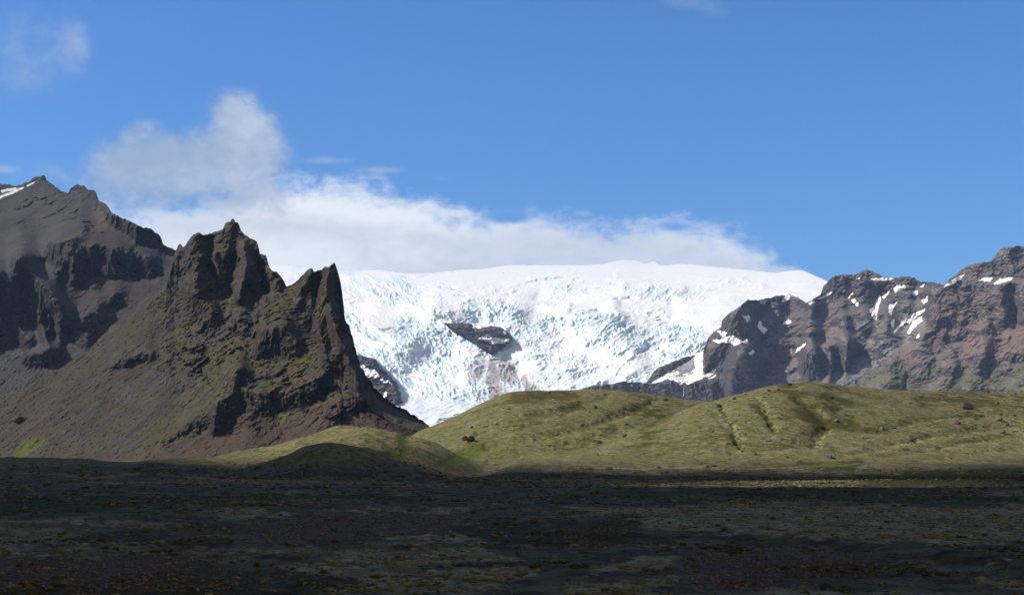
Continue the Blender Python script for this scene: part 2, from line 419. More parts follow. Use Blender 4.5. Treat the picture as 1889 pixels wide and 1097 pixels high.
def lp_shape(X, Y, x, y, z, t, yc):
    w = lp_rock(X, Y, x, z)
    flank = sstep(-60, 120, (X - 260) - (Y - 560) * 0.35) * sstep(860, 700, Y)           # mossy, craggy part right of the scree
    d = 0
    # fins and gullies of the walls (vertical)
    rv = ridged(x, y, z * 0.35, 44, 5, seed=4.0) - 0.35
    d = d - 17 * rv * w
    d = d - 7 * (ridged(x, y, z, 15, 4, seed=5.5) - 0.35) * w
    # crags poking through the moss, in clusters
    cl = sstep(-0.15, 0.35, fbm(x, y, z, 75, 3, seed=6.6))
    n = fbm(x, y * 1.3, z * 1.3, 24, 5, 0.6, seed=6.0)
    d = d - 13 * sstep(0.20, 0.52, n) * flank * (1 - w * 0.6) * (0.25 + 0.75 * cl)
    n2 = fbm(x, y * 1.2, z * 1.3, 9.5, 4, 0.6, seed=7.0)
    d = d - 6.0 * sstep(0.24, 0.55, n2) * (0.10 + 0.90 * flank) * (0.35 + 0.65 * cl)
    n3 = fbm(x, y, z, 4.6, 3, 0.6, seed=7.5)
    d = d - 2.6 * sstep(0.15, 0.5, n3) * (0.08 + 0.92 * np.maximum(flank, w))
    d = d - 2.2 * fbm(x, y, z, 60, 6, 0.5, seed=8.0) * (0.25 + flank)
    # scree streaks running down the left flank
    ac, al = X * 0.6 + Y * 0.8, -X * 0.8 + Y * 0.6
    d = d - (1.7 * fbm(ac, al / 8.0, 0, 13, 4, 0.6, seed=9.0) + 1.2 * sstep(0.25, 0.6, fbm(x, y, z, 5.5, 3, 0.6, seed=9.5))) * (1 - flank)
    # big forms: spurs (towards the viewer) and gullies
    for pts, wd, amp in (
            ([(356, 436), (352, 470), (362, 500), (356, 536)], 16, -34), ([(392, 470), (402, 500), (392, 530)], 8, -16), ([(424, 412), (416, 450), (414, 470)], 16, -18),
            ([(450, 455), (456, 490), (447, 520), (440, 550)], 9, -30), ([(388, 440), (386, 470), (394, 512)], 8, 15), ([(424, 475), (428, 510), (424, 538)], 9, 15),
            ([(478, 470), (480, 500), (490, 530)], 12, 16), ([(500, 500), (512, 530)], 8, -8),
            ([(609, 490), (600, 530), (612, 576), (624, 611), (640, 655), (655, 690), (662, 735)], 11, -18), ([(574, 497), (560, 530), (548, 560)], 9, -16), ([(590, 505), (580, 560), (575, 600)], 7, 18),
            ([(600, 560), (604, 600), (612, 640)], 7, 14), ([(575, 560), (590, 620), (600, 660)], 7, -14),
            ([(455, 690), (430, 730), (405, 775)], 14, -8), ([(612, 690), (596, 720)], 12, 14), ([(448, 690), (440, 715)], 8, 16),
            ([(400, 750), (392, 795)], 7, -12), ([(463, 765), (455, 800), (455, 850)], 26, -12), ([(520, 762), (540, 830)], 22, 8), ([(640, 735), (600, 780), (560, 820)], 26, -10),
            ([(668, 738), (720, 770), (760, 790)], 14, -14), ([(100, 700), (40, 780)], 20, 3), ([(282, 660), (180, 790)], 40, 3)):
        d = d + amp * stroke(X + 4 * fbm(X, Y, 3, 25, 3), Y, pts, wd)
    # the eastern side falls away from the spire's edge
    edge = interp([(470, 618), (486, 615), (500, 609), (532, 602), (545, 602), (576, 614), (611, 626), (640, 639), (669, 649), (690, 664), (728, 668), (757, 690), (780, 734), (800, 790), (860, 900)], Y)
    over = np.clip(X + 5 * fbm(X, Y, 1, 16, 4) + 5 - edge, 0, None) * y / FPX
    d = d + over * 3.0 * (X > 590)
    return d * np.clip((1.02 - t) * 40, 0.45, 1)


def lp_finish(X, Y, x, y, z, up):
    w = lp_rock(X, Y, x, z)
    n = fbm(x, y, z, 40, 5, seed=12.0); n2 = fbm(x, y, z, 12, 5, seed=13.0)
    flank = sstep(-70, 110, (X - 260) - (Y - 560) * 0.35)
    castle = sstep(548, 535, Y) * (X < 540)
    steep = sstep(0.60, 0.40, up + 0.10 * n2) * (1 - 0.55 * castle)
    rock = np.clip(steep * (0.4 + 0.6 * flank) + sstep(0.3, 0.6, n2) * 0.5 * flank, 0, 1)
    lowscree = poly(X, Y, [(250, 860), (300, 822), (345, 810), (400, 805), (425, 775), (455, 760), (520, 764), (572, 760), (612, 740), (660, 745), (740, 790), (800, 870), (500, 880)], 8)
    moss = flank * (1 - lowscree) * sstep(-0.35, 0.25, n + 0.5 * n2 + 0.12) * np.maximum(sstep(0.35, 0.6, up), castle * sstep(0.12, 0.35, up) * sstep(-0.1, 0.3, n + n2 + 0.15))
    moss = np.maximum(moss, 0.85 * stroke(X, Y, [(430, 660), (340, 770), (250, 850)], 34) * sstep(-0.4, 0.1, n2))
    moss = np.maximum(moss, 0.55 * stroke(X + 8 * n2, Y, [(95, 848), (180, 815), (215, 790)], 20))
    red = lowscree * sstep(-0.2, 0.45, fbm(x * 1.0, y * .4, z * .3, 60, 4, seed=14.0) + 0.25)
    green = poly(X + 6 * n2, Y + 4 * n, [(10, 850), (25, 830), (40, 812), (84, 804), (80, 818), (55, 836), (35, 850)], 5)
    green = np.maximum(green, 0.7 * poly(X + 5 * n2, Y, [(505, 760), (535, 762), (526, 775), (518, 785)], 4))
    green = np.maximum(green, 0.6 * poly(X + 6 * n2, Y + 6 * n, [(590, 545), (606, 550), (604, 575), (592, 580)], 5))
    ac, al = X * 0.6 + Y * 0.8, -X * 0.8 + Y * 0.6
    st = fbm(ac, al / 9.0, 0, 15, 5, 0.6, seed=15.0) + 0.5 * fbm(ac, al / 5.0, 3, 5, 3, 0.6, seed=16.0)
    tan = (1 - flank) * np.clip(0.8 * stroke(X + 10 * n, Y, [(0, 775), (100, 712), (200, 640), (280, 575)], 26) + 0.9 * sstep(0.0, 0.5, st), 0, 1)
    red = np.maximum(red, 0.7 * (1 - flank) * sstep(0.05, 0.5, -st) * sstep(620, 760, Y))
    return {'mask_a': (moss, rock, red, green), 'mask_b': (tan, w, lowscree, np.clip(0.45 + flank, 0, 1) * (1 - 0.5 * lowscree))}


LP_MAT = terrain_mat('basalt_scree_and_moss', ((0.062, 0.055, 0.051), (0.100, 0.087, 0.076), 22),
                     [('mask_b', 0, (0.10, 0.085, 0.058), (0.075, 0.064, 0.047), 16),
                      ('mask_b', 2, (0.062, 0.052, 0.046), (0.085, 0.070, 0.060), 18),
                      ('mask_a', 2, (0.085, 0.058, 0.044), (0.11, 0.078, 0.058), 14),
                      ('mask_a', 0, (0.112, 0.098, 0.042), (0.078, 0.067, 0.034), 12),
                      ('mask_a', 1, (0.036, 0.029, 0.025), (0.072, 0.057, 0.046), 9),
                      ('noise', 4.5, 0.56, 0.66, (0.030, 0.024, 0.020), (0.045, 0.036, 0.030), 'mask_b', 3),
                      ('noise', 3.2, 0.40, 0.30, (0.15, 0.128, 0.085), (0.115, 0.098, 0.06), 'mask_b', 3),
                      ('mask_a', 3, (0.13, 0.15, 0.035), (0.09, 0.10, 0.03), 8, 0.9)],
                     bump=((5.0, 1.6), (1.8, 0.7)), gain=0.66)
relief('mountain', LP_CREST, 862, (-300, 900), 0.95, 470, [(-300, 1420), (0, 1330), (300, 1225), (560, 1130), (640, 1100), (900, 1060)], lp_slope, lp_shape,
       ((9, 2.0), (4, 1.7), (22, 1.5)), LP_MAT, finish=lp_finish, recover=0.05, mean_run=1.36)

# ================================================================== LEFT BACK MOUNTAIN
LB_CREST = [(-300, 395), (-100, 352), (0, 340), (15, 339), (31, 343), (43, 339), (46, 336), (54, 335), (60, 328), (64, 325.5), (72, 326), (78, 323), (82, 324), (85, 333), (94, 338), (97, 341), (107, 347), (114, 353), (120, 355), (125, 356), (129, 350), (133, 346), (138, 342), (143, 341),
            (150, 342), (156, 343), (160, 348), (163, 350), (169, 351), (175, 352), (177, 358), (179, 366), (189, 374), (197, 379), (202, 384), (206, 392), (214, 397), (230, 403), (245, 410), (263, 419), (277, 421), (286, 429), (293, 433), (296.5, 437), (298, 448), (306, 453), (321, 460), (340, 468), (400, 500), (480, 560)]
LB_WALLS = [
    [(100, 480), (128, 456), (145, 455), (180, 450), (205, 455), (242, 456), (275, 472), (292, 490), (300, 514), (270, 512), (245, 506), (215, 514), (185, 514), (165, 512), (150, 524), (128, 528), (100, 522), (95, 500)],
    [(192, 388), (210, 394), (232, 400), (277, 418), (298, 434), (299, 452), (290, 470), (276, 455), (258, 458), (230, 436), (212, 425), (196, 412)],
    [(18, 495), (24, 480), (38, 473), (55, 488), (75, 520), (95, 535), (112, 558), (124, 572), (126, 605), (112, 636), (95, 625), (82, 600), (60, 590), (40, 590), (22, 560)],
    [(-60, 540), (-20, 505), (10, 500), (22, 560), (20, 600), (12, 640), (-60, 660)],
    [(40, 668), (60, 655), (85, 645), (112, 636), (115, 658), (85, 684), (55, 684)],
    [(112, 572), (128, 560), (152, 590), (176, 560), (205, 582), (190, 610), (165, 640), (140, 632), (122, 612)],
    [(55, 478), (95, 455), (125, 440), (160, 442), (140, 460), (100, 480), (60, 482)],
    [(60, 326), (82, 320), (95, 336), (120, 352), (140, 338), (160, 340), (182, 362), (215, 395), (190, 392), (165, 378), (140, 372), (115, 365), (85, 348)],
    [(140, 425), (155, 412), (165, 425), (150, 438)], [(196, 560), (206, 552), (210, 568), (200, 574)], [(168, 528), (178, 522), (180, 536)], [(205, 545), (214, 530), (224, 545), (232, 568), (210, 570)],
]


LB_K = (1, .85, .95, 1, 1, .8, .7, .15, .6, .8, .8, .8)


def lb_slope(X, Y):
    wx = X + 8 * fbm(X, Y, 0, 40, 4, seed=21.0); wy = Y + 6 * fbm(X, Y, 5, 34, 4, seed=22.0)
    w = np.zeros_like(X)
    for p, k in zip(LB_WALLS, LB_K): w = np.maximum(w, k * poly(wx, wy, p, 3.5))
    return 1.4 * (1 - w) - 0.16 * w


def lb_rock(X, Y):
    wx = X + 8 * fbm(X, Y, 0, 40, 4, seed=21.0); wy = Y + 6 * fbm(X, Y, 5, 34, 4, seed=22.0)
    w = np.zeros(X.shape)
    for p, k in zip(LB_WALLS, LB_K): w = np.maximum(w, k * poly(wx, wy, p, 7))
    return w


def lb_shape(X, Y, x, y, z, t, yc):
    w = lb_rock(X, Y); d = 0
    d = d - 26 * (ridged(x, y, z * 0.5, 55, 5, seed=24.0) - 0.35) * w
    d = d - 10 * (ridged(x, y, z, 20, 4, seed=25.0) - 0.35) * w
    n = fbm(x, y, z, 30, 5, 0.55, seed=26.0)
    crag = sstep(0.12, 0.5, n)
    low = sstep(470, 560, Y) * sstep(330, 120, X)
    upper = sstep(12, -30, (Y - 420) + (X - 120) * 0.15 - 10)
    d = d - 7 * crag * np.maximum(0.12, np.maximum(low * 0.7, poly(X, Y, [(-20, 400), (60, 350), (180, 370), (200, 440), (150, 430), (80, 400), (0, 420)], 14)))
    d = d - 3.4 * fbm(x, y, z, 50, 7, 0.55, seed=27.0) - 1.6 * sstep(0.2, 0.55, fbm(x, y, z, 8, 3, 0.6, seed=27.5))
    top = sstep(26, 6, Y - interp(LB_CREST, X))
    d = d - top * 7 * (ridged(x, y, z, 16, 4, 0.6, seed=27.8) - 0.35)
    d = d - (3.0 * (ridged(x, y, z, 10, 3, 0.6, seed=28.7) - 0.35) + 1.5 * fbm(x, y, z, 4.2, 2, seed=28.9)) * (0.15 + 0.8 * np.maximum(w, low * 0.6))
    d = d - 1.2 * fbm(x * 0.6 + z * 0.8, y * .4, (z - x) * 0.1, 12, 4, seed=28.0)
    for pts, wd, amp in (
            ([(34, 478), (22, 520), (20, 560), (30, 600), (52, 625)], 13, -45), ([(60, 500), (100, 545), (124, 590)], 10, -22), ([(60, 560), (75, 600), (90, 640)], 9, -26), ([(50, 530), (60, 560)], 10, 30), ([(95, 580), (100, 620)], 10, 34),
            ([(128, 470), (140, 500), (135, 525)], 12, -22), ([(150, 590), (165, 610), (160, 635)], 10, -14), ([(-8, 520), (0, 580)], 14, 26), ([(120, 600), (118, 640)], 8, 10), ([(60, 655), (110, 645)], 10, -14),
            ([(70, 328), (110, 380), (150, 410), (155, 430)], 30, -9), ([(150, 345), (200, 400), (215, 430)], 18, -8), ([(215, 420), (250, 450)], 14, 10), ([(205, 552), (210, 545)], 7, -10), ([(172, 528), (178, 528)], 6, -9)):
        d = d + amp * stroke(X + 3 * fbm(X, Y, 3, 22, 3), Y, pts, wd)
    return d * np.clip((1.02 - t) * 40, 0.45, 1)


def lb_finish(X, Y, x, y, z, up):
    w = lb_rock(X, Y); n2 = fbm(x, y, z, 14, 5, seed=33.0); n = fbm(x, y, z, 70, 5, seed=34.0)
    rock = np.clip(sstep(0.62, 0.4, up + 0.1 * n2) + 0.25 * w, 0, 1)
    ochre = poly(X + 5 * n2, Y + 5 * n2, [(160, 400), (185, 385), (198, 400), (196, 425), (170, 430), (140, 440), (110, 448), (120, 438), (150, 420)], 7) * 0.8
    red = np.clip(poly(X, Y, [(90, 520), (200, 515), (260, 520), (300, 525), (230, 580), (150, 570), (100, 545)], 15) + poly(X, Y, [(150, 430), (200, 420), (260, 455), (200, 458), (140, 452)], 8), 0, 1) * 0.8
    snow = poly(X + 2 * n2, Y + 1.5 * n2, [(-20, 372), (0, 361), (20, 354), (36, 346), (44, 344), (40, 349), (25, 357), (5, 364), (-20, 378)], 1.6)
    snow = np.maximum(snow, poly(X, Y + n2, [(48, 343), (58, 337), (66, 335), (60, 340), (50, 345)], 1.3))
    snow = np.maximum(snow, poly(X + 3 * n2, Y + n2, [(0, 351), (28, 345), (32, 349), (5, 356)], 1.3))
    snow = np.maximum(snow, poly(X + 3 * n2, Y + n2, [(297, 447), (305, 450), (325, 456), (330, 461), (318, 460), (300, 452)], 1.6))
    tan = poly(X + 8 * n, Y, [(200, 600), (250, 560), (300, 530), (310, 560), (200, 650), (150, 660)], 14) * 0.5
    return {'mask_a': (ochre, rock, red, snow), 'mask_b': (tan, w, n, np.maximum(w, 0.5))}


LB_MAT = terrain_mat('grey_scree_and_basalt', ((0.060, 0.055, 0.056), (0.085, 0.078, 0.076), 40),
                     [('mask_a', 2, (0.075, 0.056, 0.052), (0.058, 0.046, 0.045), 20),
                      ('mask_b', 0, (0.085, 0.077, 0.060), (0.062, 0.056, 0.047), 20),
                      ('mask_a', 1, (0.028, 0.025, 0.027), (0.056, 0.048, 0.046), 14),  # bare basalt, darkened further to deepen the shade on the cliffs
                      ('mask_a', 0, (0.13, 0.105, 0.075), (0.085, 0.070, 0.058), 10),
                      ('noise', 5.0, 0.55, 0.66, (0.032, 0.028, 0.028), (0.045, 0.040, 0.038), 'mask_b', 3),
                      ('noise', 4.0, 0.40, 0.30, (0.135, 0.122, 0.112), (0.105, 0.094, 0.088), 'mask_b', 3),
                      ('mask_a', 3, (0.72, 0.73, 0.75), (0.82, 0.83, 0.84), 12)],
                     bump=((9.0, 2.0), (3.0, 0.7)), gain=0.68)
relief('mountain', LB_CREST, 862, (-300, 470), 0.95, 440, [(-300, 1960), (0, 1840), (300, 1710), (470, 1640)], lb_slope, lb_shape,
       ((8, 1.8), (3.5, 1.5)), LB_MAT, finish=lb_finish, blur_x=7.0, recover=0.07, mean_run=1.36)

# ================================================================== RIGHT MOUNTAIN
RM_CREST = [(1040, 745), (1060, 722), (1072, 717), (1099, 710), (1129, 708), (1150, 702), (1165, 705), (1192, 705), (1198, 698), (1206, 684), (1217, 676), (1238, 668), (1256, 661), (1275, 657), (1289, 651), (1301, 637), (1307, 622),
            (1319, 610), (1331, 603), (1332, 592), (1338, 584), (1346, 577), (1361, 568), (1370, 560), (1379, 553), (1400, 553), (1415, 550), (1433, 545), (1460, 545), (1470, 548), (1478, 552), (1487, 559), (1496, 554), (1505, 547), (1514, 543), (1520, 526),
            (1529, 516), (1537, 509), (1555, 506), (1575, 506), (1585, 502), (1593, 498), (1600, 497), (1606, 498), (1617, 504), (1628, 510), (1640, 512), (1654, 513), (1659, 510), (1665, 509), (1686, 511), (1691, 517), (1700, 519), (1715, 520), (1728, 522), (1739, 525),
            (1745, 522), (1750, 519), (1752, 513), (1759, 509), (1768, 503), (1772, 498), (1782, 490), (1800, 486), (1826, 482), (1831, 478), (1835, 472), (1840, 465), (1847, 459), (1852, 455), (1860, 456), (1869, 455), (1876, 452), (1889, 455), (1930, 442), (2000, 450), (2080, 480), (2200, 560)]
RM_WALLS = [
    [(1040, 760), (1060, 720), (1150, 701), (1195, 706), (1240, 706), (1330, 700), (1335, 745), (1040, 760)],
    [(1198, 701), (1206, 684), (1256, 660), (1276, 657), (1272, 668), (1240, 684), (1215, 700)],
    [(1300, 660), (1305, 625), (1330, 600), (1345, 575), (1378, 550), (1480, 548), (1488, 562), (1462, 585), (1442, 598), (1420, 622), (1400, 655), (1360, 655), (1325, 690), (1300, 690)],
    [(1515, 545), (1530, 508), (1600, 500), (1690, 510), (1686, 530), (1640, 540), (1600, 548), (1560, 548), (1540, 560)],
    [(1360, 655), (1405, 665), (1408, 690), (1390, 715), (1380, 745), (1330, 745), (1335, 690)],
    [(1476, 665), (1500, 640), (1510, 652), (1512, 700), (1508, 735), (1490, 740), (1480, 690)],
    [(1530, 640), (1560, 632), (1566, 665), (1545, 680), (1530, 675)],
    [(1715, 540), (1740, 528), (1800, 520), (1889, 525), (2000, 520), (2000, 600), (1889, 600), (1800, 600), (1720, 610), (1705, 590)],
    [(1770, 505), (1830, 478), (1852, 450), (1889, 450), (2000, 445), (2000, 500), (1889, 505), (1860, 512), (1790, 514)],
    [(1600, 660), (1640, 655), (1700, 670), (1740, 665), (1760, 690), (1700, 700), (1640, 690)],
    [(1790, 660), (1810, 640), (1830, 660), (1828, 690), (1800, 690)], [(1850, 660), (1889, 650), (1960, 650), (1960, 668), (1889, 668), (1855, 672)],
    [(1590, 545), (1640, 552), (1690, 560), (1680, 572), (1630, 575), (1600, 570)],
]
RM_SNOW = [
    [(1201, 706), (1216, 697), (1246, 680), (1272, 665), (1286, 652), (1298, 645), (1296, 668), (1297, 684), (1302, 690), (1319, 681), (1322, 684), (1308, 692), (1290, 700), (1270, 709), (1262, 706), (1256, 709), (1245, 702), (1232, 698), (1222, 703), (1210, 707), (1150, 704)],
    [(1312, 627), (1330, 625), (1352, 618), (1358, 622), (1372, 630), (1355, 639), (1350, 633), (1336, 631), (1325, 633)], [(1371, 628), (1379, 625), (1380, 631), (1372, 634)],
    [(1366, 578), (1372, 583), (1380, 581), (1386, 590), (1378, 595), (1372, 586)], [(1321, 610), (1340, 612), (1338, 622), (1332, 620), (1328, 616)],
    [(1397, 596), (1404, 590), (1406, 602), (1417, 606), (1410, 616), (1404, 610), (1398, 602)], [(1401, 552), (1415, 553), (1410, 562), (1402, 558)], [(1443, 557), (1447, 546), (1459, 545), (1456, 552), (1446, 558)],
    [(1441, 598), (1454, 588), (1461, 594), (1452, 598)], [(1490, 560), (1504, 553), (1503, 558), (1492, 561)], [(1508, 551), (1524, 543), (1537, 535), (1536, 540), (1520, 549), (1510, 552)],
    [(1466, 651), (1472, 642), (1485, 632), (1486, 636), (1474, 646)], [(1381, 650), (1390, 645), (1393, 650), (1385, 655)], [(1300, 693), (1322, 681), (1321, 685), (1304, 697)], [(1306, 698), (1321, 691), (1320, 695), (1308, 700)],
    [(1739, 529), (1755, 517), (1772, 508), (1778, 506), (1774, 514), (1750, 527)], [(1805, 517), (1818, 511), (1832, 513), (1826, 520), (1816, 518)], [(1832, 522), (1845, 514), (1870, 510), (1866, 516), (1845, 523), (1834, 525)],
    [(1605, 515), (1620, 512), (1652, 513), (1640, 517), (1612, 517)], [(1648, 533), (1654, 526), (1680, 526), (1662, 533), (1651, 541)], [(1682, 540), (1695, 535), (1693, 542), (1686, 546)], [(1696, 528), (1706, 524), (1702, 530)], [(1700, 555), (1712, 546), (1710, 557), (1703, 560)],
    [(1614, 565), (1620, 545), (1626, 545), (1622, 560), (1619, 575), (1617, 592), (1614, 580)], [(1604, 570), (1612, 566), (1614, 590), (1608, 582)], [(1628, 548), (1644, 532), (1640, 540), (1630, 552)],
    [(1639, 568), (1643, 560), (1655, 557), (1648, 568), (1644, 582), (1640, 578)], [(1644, 590), (1650, 588), (1650, 602), (1645, 604)], [(1674, 612), (1684, 592), (1702, 582), (1700, 592), (1686, 606), (1676, 616)],
    [(1672, 594), (1690, 576), (1707, 568), (1706, 573), (1690, 584), (1678, 596)], [(1650, 608), (1664, 594), (1673, 587), (1670, 594), (1656, 608), (1648, 615)], [(1690, 622), (1696, 615), (1696, 620), (1691, 625)],
    [(1569, 554), (1577, 552), (1584, 560), (1582, 565), (1574, 558)], [(1564, 548), (1574, 540), (1575, 542), (1566, 550)], [(1552, 538), (1560, 534), (1558, 540)], [(1580, 514), (1586, 511), (1588, 516)],
    [(1456, 645), (1462, 640), (1462, 648), (1458, 652)],
]


KR = 1.25                                          # the far range and the ice lie this much deeper than first surveyed
RM_K = (1, .8, .55, .6, .95, .95, .85, .5, .55, .5, .6, .7)


def rm_rock(X, Y, soft):
    wx = X + 8 * fbm(X, Y, 0, 40, 4, seed=41.0); wy = Y + 5 * fbm(X, Y, 5, 30, 4, seed=42.0)
    w = np.zeros(X.shape)
    for p, k in zip(RM_WALLS, RM_K): w = np.maximum(w, k * poly(wx, wy, p, soft))
    return w


def rm_slope(X, Y):
    w = rm_rock(X, Y, 3.5)
    n = ridged(X * 0.5 + Y * 0.25, Y * 1.3, 0, 42, 4, seed=43.0)
    w = np.maximum(w, sstep(0.46, 0.62, n) * 0.7)
    return 1.38 * (1 - w) - 0.08 * w


def rm_shape(X, Y, x, y, z, t, yc):
    w = rm_rock(X, Y, 7); d = 0; x, y, z = x / KR, y / KR, z / KR
    d = d - 34 * (ridged(x, y, z * 0.4, 120, 6, seed=44.0) - 0.35) * (0.45 + 0.55 * w)
    d = d - 12 * (ridged(x, y, z * 0.6, 40, 5, seed=45.0) - 0.35) * (0.4 + 0.6 * w) - (7 * (ridged(x, y, z, 17, 3, 0.6, seed=45.5) - 0.35) + 3 * fbm(x, y, z, 7, 2, seed=45.9)) * (0.4 + 0.6 * w)
    d = d - 10 * fbm(x, y, z, 110, 6, 0.55, seed=46.0)
    d = d - 9 * sstep(0.1, 0.5, fbm(x, y, z, 45, 5, 0.55, seed=47.0))
    for pts, wd, amp in (
            ([(1366, 655), (1352, 690), (1348, 730)], 13, -75), ([(1366, 655), (1390, 690)], 14, -30), ([(1345, 690), (1338, 730)], 8, 25), ([(1300, 640), (1296, 690)], 10, -40), ([(1345, 580), (1335, 620), (1310, 650)], 16, -50),
            ([(1430, 548), (1440, 580), (1420, 610)], 18, -50), ([(1410, 560), (1400, 590)], 10, 35), ([(1480, 555), (1462, 590), (1440, 620), (1410, 650)], 15, -45), ([(1460, 650), (1420, 690), (1400, 735)], 18, 40),
            ([(1535, 512), (1500, 570), (1470, 620), (1450, 650)], 18, -55), ([(1495, 640), (1500, 700)], 12, 45), ([(1528, 640), (1530, 690), (1520, 735)], 9, -60), ([(1548, 640), (1545, 680)], 9, 45), ([(1565, 630), (1560, 690)], 8, -40),
            ([(1620, 540), (1617, 590), (1600, 640), (1560, 690)], 14, 55), ([(1590, 515), (1585, 560), (1600, 600)], 18, -40), ([(1710, 560), (1660, 630), (1590, 690)], 22, 45), ([(1715, 545), (1720, 590), (1700, 620)], 16, -70),
            ([(1780, 530), (1775, 590)], 10, -30), ([(1865, 540), (1872, 590)], 10, 55), ([(1840, 530), (1850, 590)], 12, -40), ([(1885, 540), (1886, 590)], 8, -25), ([(1800, 570), (1808, 590)], 8, 30), ([(1815, 640), (1805, 690), (1790, 720)], 15, -45), ([(1826, 660), (1820, 690)], 9, 40),
            ([(1700, 640), (1690, 700)], 20, -20), ([(1650, 660), (1640, 710)], 14, -25), ([(1675, 690), (1672, 720)], 6, 25), ([(1750, 665), (1745, 715)], 14, -25), ([(1660, 520), (1680, 570), (1672, 590)], 12, -25), ([(1570, 555), (1540, 600), (1500, 640)], 12, 30)):
        d = d + 0.6 * amp * stroke(X + 3 * fbm(X, Y, 3, 22, 3), Y, pts, wd)
    return KR * d * np.clip((1.02 - t) * 40, 0.45, 1)


def rm_finish(X, Y, x, y, z, up):
    w = rm_rock(X, Y, 7); x, y, z = x / KR, y / KR, z / KR; n = fbm(x, y, z, 140, 5, seed=51.0); n2 = fbm(x, y, z, 40, 5, seed=52.0)
    snow = np.zeros(X.shape)
    wx = X + 3.4 * fbm(X, Y, 0, 8, 5, 0.6, seed=53.0); wy = Y + 2.6 * fbm(X, Y, 7, 7, 5, 0.6, seed=54.0)
    for p in RM_SNOW: snow = np.maximum(snow, poly(wx, wy, p, 1.3))
    rock = np.clip(sstep(0.65, 0.4, up + 0.1 * n2) + 0.35 * poly(X, Y, [(1300, 680), (1320, 600), (1380, 550), (1490, 555), (1540, 505), (1700, 515), (1690, 570), (1560, 600), (1460, 640), (1400, 740), (1320, 740)], 20), 0, 1)
    brown = np.clip(sstep(-0.1, 0.4, n + 0.2 * n2) * 0.7 + poly(X, Y, [(1690, 640), (1720, 540), (1889, 520), (1960, 600), (1960, 660), (1840, 670), (1700, 665), (1600, 660)], 22) * 0.7
                    + stroke(X, Y, [(1530, 640), (1525, 735)], 16) + stroke(X, Y, [(1460, 600), (1440, 660), (1400, 700)], 16) * .8, 0, 1)
    grey = np.maximum(stroke(X + 4 * n2, Y, [(1690, 600), (1640, 640), (1590, 680), (1560, 705)], 20), stroke(X, Y, [(1600, 600), (1560, 625), (1640, 630)], 14) * .8)
    green = sstep(655, 690, Y + 10 * n2) * sstep(1560, 1640, X + 40 * n) * sstep(-0.3, 0.25, n2 + 0.15) * sstep(0.25, 0.5, up)
    green = np.maximum(green, 0.55 * sstep(690, 715, Y) * sstep(1380, 1420, X) * sstep(0, .4, n2))
    return {'mask_a': (brown, rock, grey, snow), 'mask_b': (green, w, n, np.clip(0.4 + w, 0, 1))}


RM_MAT = terrain_mat('distant_basalt', ((0.110, 0.098, 0.094), (0.155, 0.138, 0.130), 90),
                     [('mask_a', 0, (0.175, 0.122, 0.094), (0.130, 0.096, 0.080), 60),
                      ('mask_a', 2, (0.19, 0.18, 0.172), (0.145, 0.136, 0.13), 40),
                      ('mask_b', 0, (0.115, 0.115, 0.045), (0.085, 0.088, 0.042), 50),
                      ('mask_a', 1, (0.038, 0.034, 0.040), (0.078, 0.066, 0.066), 36),
                      ('noise', 14.0, 0.55, 0.66, (0.035, 0.032, 0.035), (0.050, 0.045, 0.046), 'mask_b', 3),
                      ('noise', 11.0, 0.41, 0.31, (0.18, 0.155, 0.14), (0.14, 0.122, 0.112), 'mask_b', 3),
                      ('mask_a', 3, (0.84, 0.82, 0.79), (0.90, 0.88, 0.85), 30, 0.5)],
                     bump=((18.0, 4.5), (6.0, 1.4)), gain=1.0)
relief('mountain', RM_CREST, 762, (1030, 2180), 0.95, 360, [(1030, 3760 * KR), (1300, 3660 * KR), (1600, 3440 * KR), (1889, 3200 * KR), (2180, 3000 * KR)], rm_slope, rm_shape,
       ((9, 1.7), (4, 1.4)), RM_MAT, back=(2.5, 14), finish=rm_finish, recover=0.05, mean_run=1.3)

# ================================================================== GLACIER
GL_PROFILE = [(478, 10400), (485, 9900), (500, 8100), (520, 6500), (560, 5150), (600, 4760), (640, 4480), (690, 4180), (720, 3960), (760, 3640), (800, 3250), (850, 2750)]
GL_CREST = [(380, 486), (470, 486), (497, 487), (545, 491), (632, 498), (660, 499), (711, 499), (729, 502), (795, 504), (841, 499), (901, 495), (931, 490), (985, 489), (1040, 489), (1099, 488), (1120, 486), (1135, 482), (1150, 479.5),
            (1165, 480), (1180, 482), (1190, 486), (1200, 484), (1207, 483), (1214, 487), (1255, 487), (1331, 493), (1400, 500), (1436, 503), (1450, 500.5), (1463, 499), (1481, 499), (1496, 505), (1523, 517), (1600, 545), (1700, 570)]


